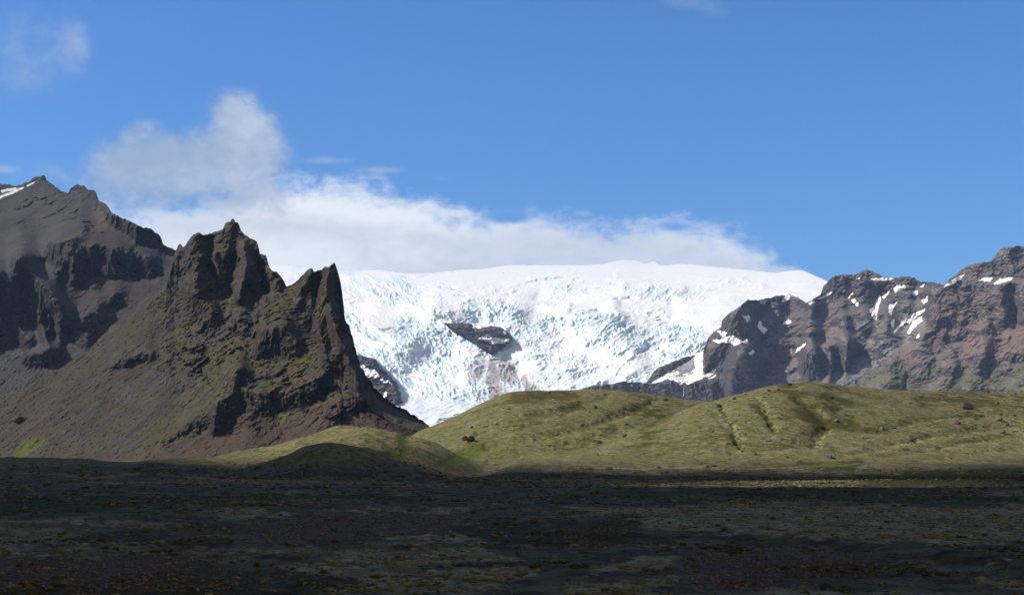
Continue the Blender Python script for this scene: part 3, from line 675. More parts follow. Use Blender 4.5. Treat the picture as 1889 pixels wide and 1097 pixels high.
def build_glacier():
    cols = np.arange(400, 1640, 0.95); rows = 560
    yc = smooth_interp(GL_CREST, cols) + 0.5 * perlin(cols / 12, 1, 2) + 1.6 * np.clip(perlin(cols / 7, 4, 2), 0, 1) * sstep(800, 700, cols)
    t = np.linspace(0, 1, rows)[:, None]
    X = np.repeat(cols[None], rows, 0); Y = 850 + (yc[None] - 850) * t
    D = KR * smooth_interp(GL_PROFILE, Y)
    D = D * (1 + 0.03 * fbm(X, Y * 1.5, 0, 220, 3, seed=60.0))
    x = (X - CX) / FPX * D; y = D; z = CH + (HY - Y) / FPX * D
    # where the ice breaks into seracs
    n = fbm(X, Y * 2.0, 0, 150, 5, seed=61.0); nm = fbm(X, Y * 1.6, 0, 34, 5, seed=61.7)
    brk = np.zeros(X.shape)
    for pts, k in (([(540, 480), (740, 504), (780, 530), (825, 560), (900, 553), (965, 562), (1010, 592), (1060, 575), (1120, 572), (1180, 606), (1330, 590), (1350, 660), (1200, 720), (1060, 750), (980, 770), (800, 735), (740, 735), (640, 700), (540, 600)], 1),
                   ([(1150, 540), (1200, 525), (1290, 530), (1300, 550), (1200, 555)], .9), ([(860, 520), (910, 528), (930, 545), (880, 540)], .8), ([(1010, 540), (1060, 528), (1070, 545), (1020, 552)], .85), ([(820, 560), (900, 552), (970, 565), (975, 610), (820, 600)], 1.25)):
        brk = np.maximum(brk, k * poly(X + 26 * n + 12 * nm, Y + 14 * n + 8 * nm, pts, 14))
    smooth_ = np.maximum(stroke(X + 10 * nm, Y + 5 * nm, [(620, 548), (700, 570), (720, 600)], 16), stroke(X, Y + 6 * nm, [(850, 640), (905, 668), (960, 650)], 12) * .8)
    smooth_ = np.maximum(smooth_, stroke(X + 10 * nm, Y + 6 * nm, [(1010, 720), (1120, 690), (1250, 640)], 9) * .6)
    brk = np.clip(brk * (0.76 + 0.75 * n + 0.9 * nm) * (1 - 0.85 * smooth_), 0, 1.15)
    low = sstep(700, 770, Y) * sstep(950, 850, X)
    # seracs: terraced blocks, sheared along the two ice streams that meet below the rock island
    xs_, ys_ = x / KR, y / KR
    lean = np.clip((X - 905) / 260, -1, 1); th = lean * 0.30
    wx = X + 12 * fbm(X, Y, 2, 60, 4, seed=62.1); wy = Y + 7 * fbm(X, Y, 6, 50, 4, seed=62.2)
    wx, wy = wx - 905, wy - 650
    a_ = wx * np.cos(th) - wy * np.sin(th); b_ = wx * np.sin(th) + wy * np.cos(th)
    big = ridged(a_ / 3.4, b_, 0, 30, 4, 0.6, seed=62.0); blocks = ridged(a_ / 2.3, b_, 3, 14, 3, 0.62, seed=62.5); fine = ridged(a_ / 1.3, b_, 5, 6.5, 2, 0.6, seed=63.0)
    push = brk * (24 * (big - 0.35) + 13 * (blocks - 0.35) + 6.5 * (fine - 0.3))
    roll = ridged(wx / 3.5, wy + 0.1 * X, 8, 26, 4, 0.55, seed=64.0)
    push = push + (1 - np.clip(brk, 0, 1)) * 60 * np.clip(roll - 0.45, 0, 1) * sstep(-0.25, 0.35, n + 0.6 * nm) * sstep(488, 505, Y)
    h = brk * (7 * (big - 0.35) + 4.6 * (blocks - 0.35) + 2.7 * (fine - 0.3)) + (1 - np.clip(brk, 0, 1)) * (5 * fbm(xs_, ys_ * 0.6, 0, 240, 6, 0.55, seed=65.0))
    # long crevasses of the upper snowfield
    lines = sstep(0.66, 0.86, ridged((X - 900) / 4.5, Y + 0.10 * X, 2, 26, 5, 0.6, seed=66.0)) * sstep(0.0, 0.35, fbm(X / 2.0, Y, 4, 55, 3, seed=67.0)) * (1 - np.clip(brk, 0, 1)) * sstep(488, 496, Y) * sstep(700, 620, Y)
    h = h - 8 * lines
    push = push + low * 10 * (ridged(X / 5.0, Y + 0.25 * X, 0, 7, 3, seed=68.0) - 0.3)
    # broad swells and hollows of the icefall
    for pts, wd, amp in (([(800, 580), (870, 566), (950, 580)], 30, 60), ([(830, 650), (760, 700)], 30, -50), ([(1010, 585), (1120, 605), (1160, 650)], 34, 60), ([(985, 570), (1020, 595)], 20, -40), ([(1150, 538), (1250, 536)], 12, 60), ([(1150, 556), (1240, 560)], 14, -50),
                         ([(690, 590), (790, 570)], 26, 50), ([(640, 620), (760, 640)], 26, 50), ([(900, 670), (960, 705), (990, 740)], 34, -40), ([(640, 502), (740, 504)], 12, 50), ([(1000, 548), (1110, 568)], 14, -40)):
        push = push + amp * stroke(X + 16 * n + 6 * nm, Y + 4 * nm, pts, wd)
    h = h * KR
    z = z + h * np.clip((1.0 - t) * 14, 0.12, 1)
    y = y - push * KR * np.clip((1.0 - t) * 14, 0.0, 1)
    # back of the ice cap
    bx, by, bz = [], [], []
    for j in range(1, 8):
        bx.append(x[-1] * (1 + 0.012 * j)); by.append(y[-1] + 110 * j); bz.append(z[-1] - 6 * j * j)
    x = np.vstack([x] + bx); y = np.vstack([y] + by); z = np.vstack([z] + bz)
    x = np.vstack([x[:1], x]); y = np.vstack([y[:1], y]); z = np.vstack([np.full_like(z[:1], -3.0), z])
    pad = lambda A: np.vstack([A[:1], A, np.repeat(A[-1:], 7, 0)])
    X, Y, brk, n, big, blocks, fine, low, lines = map(pad, (X, Y, brk, n, big, blocks, fine, low, lines))
    pit = brk * sstep(0.34, 0.12, big * 0.3 + blocks * 0.45 + fine * 0.25)
    ice = np.clip(brk * 0.8 + low * 0.55 + 0.5 * lines, 0, 1)
    nn = fbm(X * 1.0, Y * 0.5, 0, 22, 5, seed=70.0)
    dirt = poly(X + 10 * nn, Y + 8 * nn, [(872, 690), (895, 662), (935, 662), (965, 685), (995, 715), (1010, 748), (940, 765), (890, 748)], 26) * sstep(-0.45, 0.35, nn + 0.1) * 0.95
    dirt = np.maximum(dirt, 0.3 * poly(X + 10 * nn, Y, [(820, 610), (850, 618), (905, 655), (890, 665), (840, 640)], 10))
    dirt = np.maximum(dirt, 0.35 * stroke(X + 6 * nn, Y, [(610, 540), (680, 560), (712, 600)], 12) * sstep(0, .5, nn))
    dirt = np.maximum(dirt, 0.55 * stroke(X, Y, [(1000, 735), (1060, 728), (1120, 715)], 8) * sstep(-.1, .5, nn))
    attrs = {'mask_a': np.stack([ice, pit, dirt, lines], -1).reshape(-1, 4)}
    m = terrain_mat('glacier_ice_and_snow', ((0.88, 0.89, 0.89), (0.92, 0.92, 0.92), 180),
                    [('mask_a', 0, (0.60, 0.75, 0.83), (0.80, 0.875, 0.90), 60, 0.6),
                     ('mask_a', 1, (0.46, 0.64, 0.75), (0.60, 0.74, 0.82), 30, 0.3),
                     ('mask_a', 3, (0.50, 0.64, 0.74), (0.62, 0.72, 0.80), 30, 0.3),  # bluish shadow lines of the crevasses, painted into the snow colour
                     ('mask_a', 2, (0.30, 0.275, 0.26), (0.48, 0.46, 0.44), 26, 0.7)],
                    bump=((14.0, 3.0),), rough=0.8, spec=0.2, gain=0.84)
    V = np.stack([x, y, z], -1).reshape(-1, 3)
    return tag(mesh_from('glacier', V, grid_quads(*x.shape), m, attrs), kind='structure')


build_glacier()


def gl_depth(X, Y):
    D = KR * smooth_interp(GL_PROFILE, Y)
    return D * (1 + 0.03 * fbm(X, Y * 1.5, 0, 220, 3, seed=60.0))


def outcrop(name, outline, bulge, snowpolys, label, cat, seed):
    """A rock island standing out of the ice: a bulging face inside its outline that sinks into the glacier round its rim."""
    P = np.array(outline, float); pad = 8
    cols = np.arange(P[:, 0].min() - pad, P[:, 0].max() + pad, 0.8); rws = np.arange(P[:, 1].max() + pad, P[:, 1].min() - pad, -0.8)
    X, Y = np.meshgrid(cols, rws)
    wx = X + 6 * fbm(X, Y, 0, 12, 5, 0.6, seed=seed); wy = Y + 4 * fbm(X, Y, 4, 10, 5, 0.6, seed=seed + 1)
    ins = poly(wx, wy, outline, 6)
    Dg = gl_depth(X, np.clip(Y, 486, 800))
    cyl = P[:, 1].max()
    D = Dg * (1 - ins) + ins * (gl_depth(X, np.full_like(Y, cyl)) * 0.55 + Dg * 0.45)
    D = D + 60 - ins * (60 + bulge)
    x = (X - CX) / FPX * D; z = CH + (HY - Y) / FPX * D
    D = D - ins * (46 * (ridged(x, D, z * 0.5, 55, 5, seed=seed + 2) - 0.35) + 20 * (ridged(x, D, z, 20, 3, seed=seed + 3) - 0.35))
    x = (X - CX) / FPX * D; z = CH + (HY - Y) / FPX * D
    snow = np.zeros(X.shape)
    for q in snowpolys: snow = np.maximum(snow, poly(wx, wy, q, 1.3))
    br = sstep(-0.2, 0.4, fbm(x, D, z, 70, 4, seed=seed + 5))
    attrs = {'mask_a': np.stack([br, snow, snow * 0, ins], -1).reshape(-1, 4)}
    m = terrain_mat('rock_in_ice', ((0.055, 0.048, 0.052), (0.085, 0.072, 0.074), 40),
                    [('mask_a', 0, (0.105, 0.078, 0.072), (0.075, 0.060, 0.060), 30), ('mask_a', 1, (0.85, 0.86, 0.87), (0.9, 0.9, 0.9), 30, 0.2)], bump=((14, 5.0), (6, 2.5)))
    V = np.stack([x, D, z], -1).reshape(-1, 3); Q = grid_quads(*X.shape)
    keep = (ins.ravel()[Q] > 0.02).any(1); Q = Q[keep]
    used, inv = np.unique(Q, return_inverse=True)
    o = mesh_from(name, V[used], inv.reshape(-1, 4), m, {'mask_a': attrs['mask_a'][used]})
    return tag(o, label, cat)


outcrop('rock_outcrop', [(819, 596), (832, 597), (845, 598), (868, 599), (876, 606), (886, 607), (905, 603), (916, 602), (928, 607), (944, 620), (943, 630), (925, 640), (905, 653), (893, 646), (880, 636), (868, 627), (855, 617), (838, 610)], 30,
        [[(882, 624), (895, 616), (902, 618), (915, 622), (938, 626), (940, 631), (925, 634), (905, 632), (892, 629)], [(926, 610), (934, 612), (932, 618)], [(871, 604), (878, 601), (876, 610)]],
        'brown rock island poking out of the middle of the white icefall', 'rock outcrop', 81.0)
outcrop('rock_outcrop', [(655, 655), (672, 660), (690, 664), (700, 680), (716, 695), (728, 706), (735, 718), (740, 740), (730, 748), (715, 742), (690, 735), (660, 700)], 20,
        [[(655, 668), (668, 672), (690, 684), (702, 692), (696, 700), (680, 694), (660, 684)], [(702, 698), (716, 702), (722, 708), (710, 706)], [(703, 730), (712, 722), (716, 730), (706, 744)]],
        'grey rock slab with snow strips at the glacier edge beside the dark spire', 'rock outcrop', 91.0)

# ================================================================== PLAIN AND MORAINE HILLS
HILLS = [  # (name, crest line, crest depth, front run, back run)
    ('knoll', [(380, 850), (430, 836), (500, 824), (560, 808), (620, 793), (660, 789), (700, 792), (740, 800), (790, 812), (840, 835), (900, 862)], [(380, 430), (900, 455)], [(380, 60), (660, 120), (900, 60)], 110),
    ('mound', [(440, 864), (480, 854), (530, 834), (570, 819), (600, 814), (640, 818), (690, 832), (735, 850), (780, 864)], [(470, 352), (760, 352)], [(470, 40), (600, 60), (760, 40)], 40),
    ('knob', [(690, 868), (710, 861), (740, 857), (765, 860), (790, 868)], [(690, 318), (790, 318)], [(690, 25), (790, 25)], 25),
    ('middle', [(690, 862), (730, 822), (795, 787), (850, 763), (900, 739), (950, 722), (1000, 719), (1070, 718), (1150, 722), (1210, 728), (1260, 735), (1330, 743), (1450, 760), (1600, 790)],
     [(690, 560), (950, 650), (1200, 700), (1600, 760)], [(690, 150), (950, 250), (1200, 300), (1600, 300)], 300),
    ('spur', [(900, 868), (950, 850), (1000, 842), (1060, 828), (1110, 815), (1150, 800), (1210, 774), (1260, 755), (1290, 745), (1330, 735), (1375, 724), (1420, 714), (1456, 708), (1480, 707), (1520, 708), (1560, 713), (1600, 717), (1700, 721), (1800, 722), (1889, 723), (1980, 724), (2200, 735), (2600, 770)],
     [(900, 440), (1060, 480), (1200, 530), (1480, 590), (1600, 660), (1889, 760), (2200, 800), (2600, 800)], [(900, 90), (1200, 150), (1480, 205), (1600, 290), (1889, 390), (2600, 420)], 260),
    ('low', [(-400, 846), (-100, 841), (0, 845), (60, 844), (130, 845), (190, 847), (230, 850), (280, 847), (340, 846), (420, 845), (470, 854), (520, 866)], [(-400, 430), (520, 430)], [(-400, 90), (520, 90)], 120),
    ('dune', [(-200, 880), (-60, 872), (30, 868), (110, 872), (180, 880), (240, 873), (300, 870), (360, 878)], [(-200, 285), (360, 300)], [(-200, 40), (360, 40)], 30),
]


def plain_z(Y):
    return interp([(0, 0), (150, 0.0), (220, 0.35), (350, 1.0), (500, 2.2), (800, 5.5), (1200, 9.0), (2500, 20), (5000, 40)], Y)


def ground_height(px, Y):
    base = plain_z(Y); x = (px - CX) / FPX * Y
    und = 0.55 * fbm(x * 0.45, Y, 0, 42, 4, seed=100.0) * sstep(30, 80, Y) + 0.9 * fbm(x * 0.5, Y, 0, 110, 3, seed=101.0) * sstep(60, 200, Y)
    und = und * sstep(1200, 500, Y)
    z = base + und; best = np.full(z.shape, 0.0); idx = np.full(z.shape, -1)
    for k, (nm, cr, dp, fr, bk) in enumerate(HILLS):
        y0 = smooth_interp(cr, px); Yc = interp(dp, px); wf = interp(fr, px)
        zc = CH + (HY - y0) / FPX * Yc - plain_z(Yc)
        fade = sstep(cr[0][0] - 60, cr[0][0] + 10, px) * sstep(cr[-1][0] + 60, cr[-1][0] - 10, px)
        wv = 1 + 0.10 * fbm(x, Y, 0, 120, 3, seed=110.0 + k)
        q = (Y - Yc)
        sfr = np.clip(1 + q / (wf * wv), 0, 1); f = sfr * sfr * (3 - 2 * sfr) * 0.45 + 0.55 * np.sin(sfr * np.pi / 2) * sfr ** 0.35
        f = np.where(q > 0, 1 - sstep(0, bk, q) * 0.98, f)
        h = zc * f * fade
        h = np.where(zc > 0, h, 0)
        zz = base + h + und * np.clip(1 - h / 6, 0.0, 1)
        win = zz > z
        kk = 1.2
        zz2 = np.where(np.abs(zz - z) < kk, np.maximum(zz, z) + (kk - np.abs(zz - z)) ** 2 / (4 * kk) * np.clip(h / 3, 0, 1), np.maximum(zz, z))
        crestlock = np.exp(-(q / 12) ** 2) * fade
        z = zz2 * (1 - crestlock * win) + np.maximum(zz, z) * crestlock * win
        idx = np.where(win & (h > 0.6), k, idx)
    return z, idx


def gcols():
    a = np.arange(-120, 2010, 1.35)
    return np.concatenate([np.arange(-900, -120, 6.0), a, np.arange(2010, 2800, 6.0)])


def build_ground():
    cols = gcols()
    Yr = np.concatenate([14 * np.exp(np.arange(0, 260) * 0.0117), 292 * np.exp(np.arange(0, 300) * 0.0036), 860 * np.exp(np.arange(0, 40) * 0.045)])
    Yr = np.unique(np.round(Yr, 3))
    PX, Y = np.meshgrid(cols, Yr)
    z, idx = ground_height(PX, Y)
    x = (PX - CX) / FPX * Y
    ys = HY - (z - CH) / Y * FPX; nf = fbm(x, Y, 0, 6, 5, seed=131.0)
    for pts, w, dz in (([(-200, 990), (130, 968), (400, 951), (640, 938), (880, 932), (1300, 926)], 6, 0.45), ([(880, 958), (1050, 950), (1180, 954), (1300, 975)], 6, 0.3), ([(1100, 990), (1280, 984), (1420, 988), (1640, 1012), (1889, 1040)], 7, 0.3), ([(0, 925), (300, 915), (640, 905), (1000, 912)], 5, 0.4), ([(100, 1030), (330, 1008), (560, 1002)], 7, 0.25)):
        z = z + dz * stroke(PX + 20 * nf, ys + 3 * nf, pts, w)
    ys = HY - (z - CH) / Y * FPX
    hg = np.zeros(x.shape)
    for pts, w in (([(1390, 742), (1428, 790)], 7), ([(1320, 765), (1362, 818)], 6), ([(1455, 720), (1490, 760), (1520, 785), (1480, 812)], 20), ([(1530, 730), (1560, 760), (1570, 775)], 18), ([(1070, 745), (1000, 770), (900, 806), (870, 822)], 9), ([(1180, 740), (1230, 760), (1200, 790)], 26),
                   ([(1130, 790), (1090, 815), (1040, 828)], 16), ([(880, 822), (850, 840), (820, 858)], 14), ([(750, 808), (740, 838), (720, 845)], 14), ([(950, 724), (1060, 728)], 14), ([(1700, 735), (1800, 735), (1889, 740)], 18), ([(1500, 800), (1440, 825), (1400, 830)], 10),
                   ([(1560, 850), (1700, 825), (1889, 800)], 5), ([(1600, 790), (1720, 770), (1889, 755)], 7), ([(1600, 822), (1740, 800), (1889, 780)], 5)):
        hg = np.maximum(hg, stroke(PX + 12 * nf, ys + 4 * nf, pts, w))
    z = z - 0.5 * hg * sstep(0, 8, z - plain_z(Y))
    for pts, w, dz in (([(1205, 738), (1150, 762), (1060, 790), (960, 812), (900, 822)], 8, 5.0), ([(1120, 735), (1010, 760), (880, 800)], 6, 3.0), ([(1330, 748), (1352, 790), (1365, 822)], 5, 3.0), ([(1400, 735), (1432, 792)], 5, 3.0), ([(1480, 735), (1530, 778), (1500, 815)], 9, 4.0),
                       ([(1880, 775), (1740, 800), (1600, 830), (1500, 850)], 4, 2.0), ([(1880, 800), (1740, 822), (1620, 846)], 4, 1.8), ([(1880, 752), (1730, 772), (1620, 795)], 4, 1.8), ([(1889, 825), (1760, 840), (1660, 856)], 4, 1.5), ([(1100, 800), (1000, 830), (900, 850)], 6, 2.5)):
        z = z - 0.3 * dz * stroke(PX + 14 * nf, ys + 3 * nf, pts, w) * sstep(0, 8, z - plain_z(Y))
    # rills, hummocks and moss cushions
    on = sstep(0, 8, z - plain_z(Y))
    right = sstep(1380, 1500, PX)
    rill = fbm(x * 0.10 + Y * 0.05, (Y * 0.5 - x * 0.28), 0, 9, 4, seed=120.0)
    z = z + on * (sstep(830, 740, PX) * (1.1 * fbm(x, Y, 0, 15, 4, 0.55, seed=125.0) + 0.8 * fbm(x, Y, 0, 40, 3, seed=126.0)) + 0.55 * rill * right + 0.9 * fbm(x, Y, 0, 34, 5, 0.5, seed=121.0) + 0.25 * fbm(x, Y, 0, 5, 3, 0.55, seed=122.0))
    z = z + (1 - on) * 0.12 * fbm(x, Y, 0, 3.2, 4, 0.6, seed=123.0) * sstep(400, 120, Y)
    cush = np.clip(fbm(x, Y, 0, 0.9, 3, 0.55, seed=124.0), -0.2, 1)
    z = z + (1 - on) * 0.13 * cush * sstep(190, 60, Y)
    ys = HY - (z - CH) / Y * FPX                      # where each point is seen, for the survey of patches
    n = fbm(x, Y, 0, 30, 5, seed=130.0); nf = fbm(x, Y, 0, 6, 5, seed=131.0); nl = fbm(x * 0.3, Y, 0, 26, 5, seed=132.0)
    wx = PX + 70 * fbm(PX, ys * 4, 0, 120, 5, 0.6, seed=133.0); wy = ys + 9 * fbm(PX, ys * 3, 5, 50, 4, seed=134.0)
    gravel = np.zeros(x.shape); dark = np.zeros(x.shape); lich = np.zeros(x.shape); grass = np.zeros(x.shape)
    ragged = 0.55 * fbm(x * 0.6, Y, 0, 9, 6, 0.62, seed=135.0) + 0.45 * fbm(x * 0.35, Y, 0, 30, 4, 0.6, seed=136.0)
    def patch(p, soft):
        q = poly(wx, wy, p, soft * 2.4); return sstep(0.36, 0.70, q + 1.0 * ragged * np.clip(q * 6, 0, 1))
    for p in ([(430, 962), (640, 945), (860, 958), (850, 985), (700, 997), (560, 1000), (330, 1012), (0, 1022), (-200, 1030), (-200, 1065), (0, 1062), (200, 1055), (350, 1042), (500, 1012)], [(1060, 965), (1160, 962), (1180, 990), (1140, 1012), (1050, 1018), (1000, 1000)],
              [(1260, 1012), (1480, 1005), (1700, 1045), (1889, 1060), (1889, 1072), (1600, 1052), (1400, 1095), (1280, 1082)], [(0, 1060), (300, 1045), (520, 1060), (460, 1097), (0, 1090)]):
        gravel = np.maximum(gravel, patch(p, 9))
    for p in ([(100, 1008), (150, 990), (300, 966), (420, 958), (440, 973), (300, 994)], [(880, 957), (1160, 950), (1200, 985), (1120, 1015), (890, 1012), (860, 980)], [(1120, 1000), (1280, 984), (1420, 990), (1620, 1022), (1889, 1050), (1889, 1040), (1600, 1010), (1400, 978), (1280, 992), (1130, 1015)],
              [(0, 1090), (250, 1060), (600, 1050), (700, 1075), (500, 1110), (0, 1110)], [(1380, 1040), (1500, 1030), (1740, 1040), (1700, 1060), (1480, 1064)], [(250, 855), (330, 870), (420, 862), (380, 875), (280, 880)]):
        dark = np.maximum(dark, patch(p, 9))
    for p in ([(1000, 942), (1300, 925), (1600, 930), (1900, 935), (2000, 1010), (1889, 1010), (1500, 1002), (1250, 985), (1150, 955)], [(-100, 984), (130, 968), (400, 950), (640, 936), (860, 933), (860, 944), (640, 946), (400, 960), (130, 978)],
              [(640, 1000), (830, 960), (900, 1010), (1000, 1040), (900, 1097), (560, 1097), (520, 1040)], [(1000, 1097), (1120, 1035), (1250, 1020), (1240, 1060), (1200, 1097)], [(1750, 1097), (1800, 1070), (1900, 1060), (1900, 1097)], [(200, 935), (400, 925), (640, 915), (640, 925), (400, 938)]):
        lich = np.maximum(lich, patch(p, 10))
    flat = (1 - on)
    for p in ([(-100, 905), (300, 915), (640, 908), (800, 915), (800, 924), (500, 930), (0, 955), (-100, 950)], [(1000, 915), (1280, 900), (1600, 898), (1900, 912), (1900, 928), (1500, 920), (1280, 918), (1000, 930)], [(1560, 885), (1700, 870), (1900, 862), (1900, 905), (1600, 898)],
              [(1480, 855), (1580, 850), (1590, 870), (1480, 866)]):
        grass = np.maximum(grass, patch(p, 7))
    # hills: lichen heath, greener gullies and hollows
    hg = np.clip(hg * (0.55 + 0.9 * nf + 0.5 * n) + 0.55 * sstep(0.0, 0.6, nl + 0.5 * n + 0.3 * nf), 0, 0.9) * on
    bright = np.clip(poly(PX + 8 * nf, ys, [(800, 858), (850, 835), (870, 818), (905, 818), (880, 845), (850, 858)], 10) + stroke(PX + 8 * nf, ys, [(735, 806), (750, 830), (735, 845)], 10) * .8 + 0.45 * stroke(PX + 9 * nf, ys, [(850, 828), (820, 855)], 8) + poly(PX, ys, [(1480, 855), (1560, 848), (1590, 862), (1500, 866)], 5) * .6, 0, 1)
    bare = np.clip(poly(PX + 8 * nf, ys + 3 * nf, [(1310, 828), (1350, 820), (1362, 832), (1320, 845)], 9) * sstep(-0.3, 0.4, nf) * 0.8 + 0.6 * sstep(0.35, 0.6, n + 0.5 * nf) * (1 - hg) * on * sstep(760, 720, ys), 0, 1)
    bare = np.maximum(bare, on * sstep(700, 600, PX) * 0.6 * sstep(-.2, .4, nf))
    gravel = np.maximum(gravel * sstep(-0.6, 0.1, nf), 0.75 * bare)
    lich = np.maximum(lich * sstep(-0.55, 0.15, nf + .1), flat * 0.7 * sstep(0.0, 0.45, nl + 0.5 * nf) * (1 - grass * 0.7))
    lich = np.maximum(lich, 0.58 * on * poly(PX + 30 * nf, ys + 6 * n, [(1480, 800), (1640, 790), (1889, 772), (2000, 770), (2000, 850), (1889, 856), (1700, 858), (1560, 846), (1400, 850), (1240, 842), (1300, 822)], 22) * sstep(-0.4, 0.3, nf + 0.4 * n))
    dark = np.maximum(dark, flat * 0.8 * sstep(0.1, 0.5, fbm(x * 0.22, Y, 0, 34, 5, seed=137.0)) * sstep(150, 230, Y))
    A = np.stack([gravel, dark * sstep(-0.7, 0.0, nf), lich, grass], -1).reshape(-1, 4)
    B = np.stack([on, hg, bright, (1 - on) * (1 - 0.75 * gravel)], -1).reshape(-1, 4)
    m = bpy_ground_mat()
    V = np.stack([x, Y, z], -1).reshape(-1, 3); Q = grid_quads(*x.shape)
    fid = idx.reshape(-1)[Q[:, 0]]
    ids = {'ground': (-1, 2, 5, 6), 'moraine_hill': (0, 1), 'moraine_hill.001': (3,), 'moraine_hill.002': (4,)}
    for nm, ks in ids.items():
        q = Q[np.isin(fid, ks)]; used, inv = np.unique(q, return_inverse=True)
        tag(mesh_from(nm, V[used], inv.reshape(-1, 4), m, {'mask_a': A[used], 'mask_b': B[used]}), kind='structure')
    # the same plain to either side of the surveyed wedge
    gx, gy = np.meshgrid(np.arange(-620, 621, 1.6), np.arange(4, 480, 1.6)); gp = gx / gy * FPX + CX
    gz, _ = ground_height(np.clip(gp, -1500, 3400), gy)
    g_on = sstep(0, 8, gz - plain_z(gy)); gn = fbm(gx, gy, 0, 7, 5, seed=171.0); gl = fbm(gx * 0.4, gy, 0, 26, 4, seed=172.0)
    gz = gz + 0.10 * fbm(gx, gy, 0, 3.2, 3, seed=123.0) + g_on * 0.9 * fbm(gx, gy, 0, 34, 5, 0.5, seed=121.0) - 0.06
    ga = np.stack([0.8 * sstep(0.1, 0.5, -gl) * (1 - g_on), 0.7 * sstep(0.1, 0.5, gn) * (1 - g_on), sstep(0.0, 0.5, gl + 0.5 * gn) * (1 - g_on), 0 * gn], -1).reshape(-1, 4)
    gb = np.stack([g_on, 0.5 * sstep(0, .5, gl), 0 * gn, 1 - g_on], -1).reshape(-1, 4)
    q = grid_quads(*gx.shape); gpf = gp.ravel()[q]; q = q[(gpf < -880).all(1) | (gpf > 2780).all(1)]; used, inv = np.unique(q, return_inverse=True)
    tag(mesh_from('ground.001', np.stack([gx, gy, gz], -1).reshape(-1, 3)[used], inv.reshape(-1, 4), m, {'mask_a': ga[used], 'mask_b': gb[used]}), kind='structure')
    # the lower outwash plain that carries on past the surveyed ground on every side
    e = 40000
    base = mesh_from('outwash_plain', np.array([(-e, -e, -1.2), (e, -e, -1.2), (e, e, -1.2), (-e, e, -1.2)]), np.array([[0, 1, 2, 3]]), m, smooth=False)
    tag(base, kind='structure')
    return cols, Yr, ys, z, x, gravel, lich, flat


def bpy_ground_mat():
    return terrain_mat('heath_moss_and_gravel', ((0.036, 0.031, 0.013), (0.150, 0.138, 0.078), 3.0),
                       [('mask_b', 0, (0.168, 0.154, 0.054), (0.108, 0.104, 0.029), 6.0),
                        ('noise', 2.4, 0.47, 0.57, (0.25, 0.225, 0.135), (0.185, 0.165, 0.090), 'mask_b', 0),
                        ('mask_b', 1, (0.088, 0.082, 0.018), (0.060, 0.054, 0.013), 6.0, 0.9),
                        ('mask_b', 2, (0.105, 0.125, 0.022), (0.075, 0.095, 0.018), 4.0),
                        ('noise', 2.0, 0.43, 0.36, (0.030, 0.025, 0.009), (0.042, 0.035, 0.013), 'mask_b', 0),
                        ('mask_a', 2, (0.37, 0.325, 0.185), (0.150, 0.125, 0.058), 1.3, 0.9),
                        ('mask_a', 3, (0.064, 0.0605, 0.0128), (0.0369, 0.0339, 0.0085), 3.0),
                        ('mask_a', 0, (0.0812, 0.0592, 0.0436), (0.123, 0.0919, 0.066), 0.5),
                        ('mask_a', 1, (0.040, 0.026, 0.008), (0.080, 0.062, 0.013), 1.5),
                        ('noise', 0.75, 0.43, 0.34, (0.012, 0.009, 0.005), (0.022, 0.017, 0.008), 'mask_b', 3)],  # dark specks paint in the shade of pits between the cushions
                       bump=((1.1, 0.45), (0.25, 0.08)), gain=0.86)


GC, GYR, GYS, GZ, GX_, G_GRAVEL, G_LICH, G_FLAT = build_ground()


def on_ground(px, py):
    """first ground point met along the sight line through (px, py)"""
    i = int(np.clip(np.searchsorted(GC, px), 1, len(GC) - 1)); col = GYS[:, i]
    hit = np.nonzero(col <= py)[0]
    j = hit[0] if len(hit) else int(np.argmin(col))
    Y = GYR[j]
    return (px - CX) / FPX * Y, Y, GZ[j, i]


